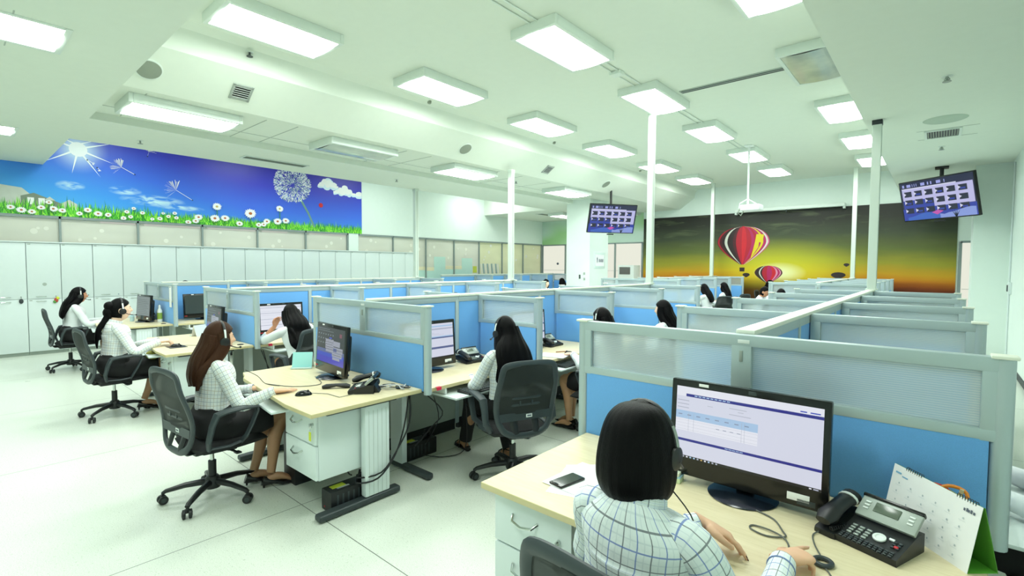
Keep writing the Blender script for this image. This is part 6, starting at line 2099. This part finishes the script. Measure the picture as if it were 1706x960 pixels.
k = MB(); k.box((0, 0, .01), (.07, .16, .02), mat('blue_box', '#4a7fc0', .5), .004); o = k.build('small_box'); o.location = (-3.60, 3.16, DZ); tag(o, 'flat blue box behind the phone of the long-haired woman', 'box')
# black cloth bag on ponytailed woman's knees (olive)
o = thing('olive_pouch', 'olive green pouch on the lap of the ponytailed woman', 'bag', (-6.72, 1.52, .60), .1)
k = MB(); k.ell((0, 0, .045), (.085, .06, .05), mat('olive_cloth', '#8a8a2c', .7), 18, 12); k.build('body', None, o)
k = MB(); k.tube([(-.07, 0, .088), (0, 0, .097), (.07, 0, .088)], .004, M_SILVER, 6); k.build('zip', None, o)

# tangled cables at the second desk
for i in range(5):
    q = random.Random(30+i)
    pts = [(-3.16+q.uniform(-.03, .03), 2.08+q.uniform(-.02, .05), DZ+.02)]
    for s in range(5): pts.append((-3.14+.05*s*.6+q.uniform(-.05, .05), 2.14+.03*s+q.uniform(-.04, .04), DZ+.008+q.uniform(0, .03)))
    pts.append((-3.06+q.uniform(-.02, .02), 2.24, DZ+.003))
    cable(pts, .0035, M_CABLE if i % 2 else mat('pale_cable', '#c9cdd0', .5), ['black', 'pale', 'black', 'pale', 'black'][(i+1) % 5]+' cable in the tangle behind the second desk phone', 'tangled_cable')['group'] = 'tangled cables'
cable([(-3.95, 1.62, DZ+.004), (-3.7, 1.72, DZ+.004), (-3.62, 1.9, DZ+.004), (-3.9, 2.0, DZ+.004)], .0028, M_CABLEG, 'thin grey cable across the brown-haired woman\'s desk')
cable([(-4.02, 1.5, .86), (-3.92, 1.55, .82), (-3.90, 1.60, .755), (-3.80, 1.66, DZ+.004)], .0025, M_CABLE, 'headset wire looping from the brown-haired woman to the desk')
# cables and power boxes below the desks
cable([(-2.98, 2.26, .70), (-2.96, 2.20, .48), (-2.935, 2.10, .30), (-2.925, 1.95, .18), (-2.99, 1.82, .17), (-3.06, 1.90, .20)], .006, M_CABLE, 'thick black cable bundle down the end desk leg')
cable([(-2.98, 2.27, .70), (-2.95, 2.24, .50), (-2.93, 2.12, .34), (-2.93, 1.98, .21), (-3.0, 1.83, .20), (-3.06, 1.95, .20)], .006, M_CABLE, 'second black cable curving beside the end desk leg')
cable([(-3.40, 2.0, .30), (-3.30, 1.92, .20), (-3.16, 1.86, .18), (-3.07, 1.83, .20)], .005, M_CABLE, 'cable from below the drawers to the power box')
cable([(-3.05, 2.42, .70), (-2.99, 2.60, .50), (-3.03, 2.52, .38), (-2.96, 2.30, .30)], .005, M_CABLE, 'black cable crossing in front of the grey modesty board')
cable([(-2.92, 2.45, .66), (-2.98, 2.55, .45), (-3.2, 2.62, .2), (-3.25, 2.60, .1)], .004, M_CABLE, 'thin black cable dropping behind the end desk')
cable([(-2.86, 2.72, .64), (-2.98, 2.86, .40), (-3.1, 2.95, .06), (-3.2, 2.8, .01), (-3.3, 2.66, .04)], .004, M_CABLE, 'thin cable hanging below the pull-out tray')
cable([(-6.02, 2.45, .66), (-6.06, 2.52, .4), (-6.2, 2.6, .02)], .005, M_CABLE, 'black cable under the leaning woman\'s desk')
cable([(-6.05, 2.44, .66), (-6.0, 2.5, .45), (-5.98, 2.65, .1), (-6.1, 2.8, .01)], .005, M_CABLE, 'second black cable under the leaning woman\'s desk')
def ups(x, y, rz, lb):
    o = thing('power_box', lb, 'power supply', (x, y, 0), rz, 'backup power boxes')
    k = MB(); k.box((0, 0, .072), (.13, .34, .144), M_BLACK, .01)
    for i in range(6): k.box((.0655, -.12+.04*i, .07), (.003, .012, .09), M_DGREY)
    k.build('case', None, o)
    k = MB(); k.box((-.01, -.08, .1455), (.05, .10, .002), M_YELLOW); k.box((.028, -.06, .1455), (.018, .09, .002), M_SILVER); k.build('yellow_sticker', None, o)
    for yy in (.08, .13): 
        k = MB(); k.box((0, yy, .16), (.03, .03, .035), M_BLACK, .006); k.cyl((0, yy, .175), (0, yy+.01, .21), .008, M_BLACK, 8); k.build('plug', None, o)
    k = MB(); k.cyl((-.02, -.172, .03), (-.02, -.169, .03), .006, M_RED, 8); k.build('power_button', None, o)
    return o
u1 = ups(-3.09, 1.82, 0, 'black backup power box with yellow sticker by the end desk foot')
dup(u1, (-3.42, 2.68, 0), None, 'black backup power box in the corner behind the end desk leg')
# dark computer tower under desk
k = MB(); k.box((0, 0, .22), (.19, .42, .44), M_BLACK, .01); k.box((0, -.212, .36), (.16, .006, .05), M_DGREY, .002); o = k.build('computer_tower'); o.location = (-3.72, 1.90, 0); tag(o, 'black computer case behind the brown-haired woman\'s legs', 'computer')

# kiosk-like white machine against the back windows
o = thing('water_dispenser', 'white upright dispenser with dark window beside back glass', 'dispenser', (-8.45, 16.2, 0), .0)
k = MB(); k.box((0, 0, .86), (.62, .5, 1.72), M_WHITE2, .02); k.build('cabinet', None, o)
k = MB(); k.box((-.04, -.252, 1.52), (.42, .01, .26), mat('dispenser_window', '#6c6a68', .2), .004); k.build('window_panel', None, o)
k = MB(); k.box((-.04, -.254, 1.20), (.40, .012, .06), M_DGREY, .004); k.build('tray_slot', None, o)
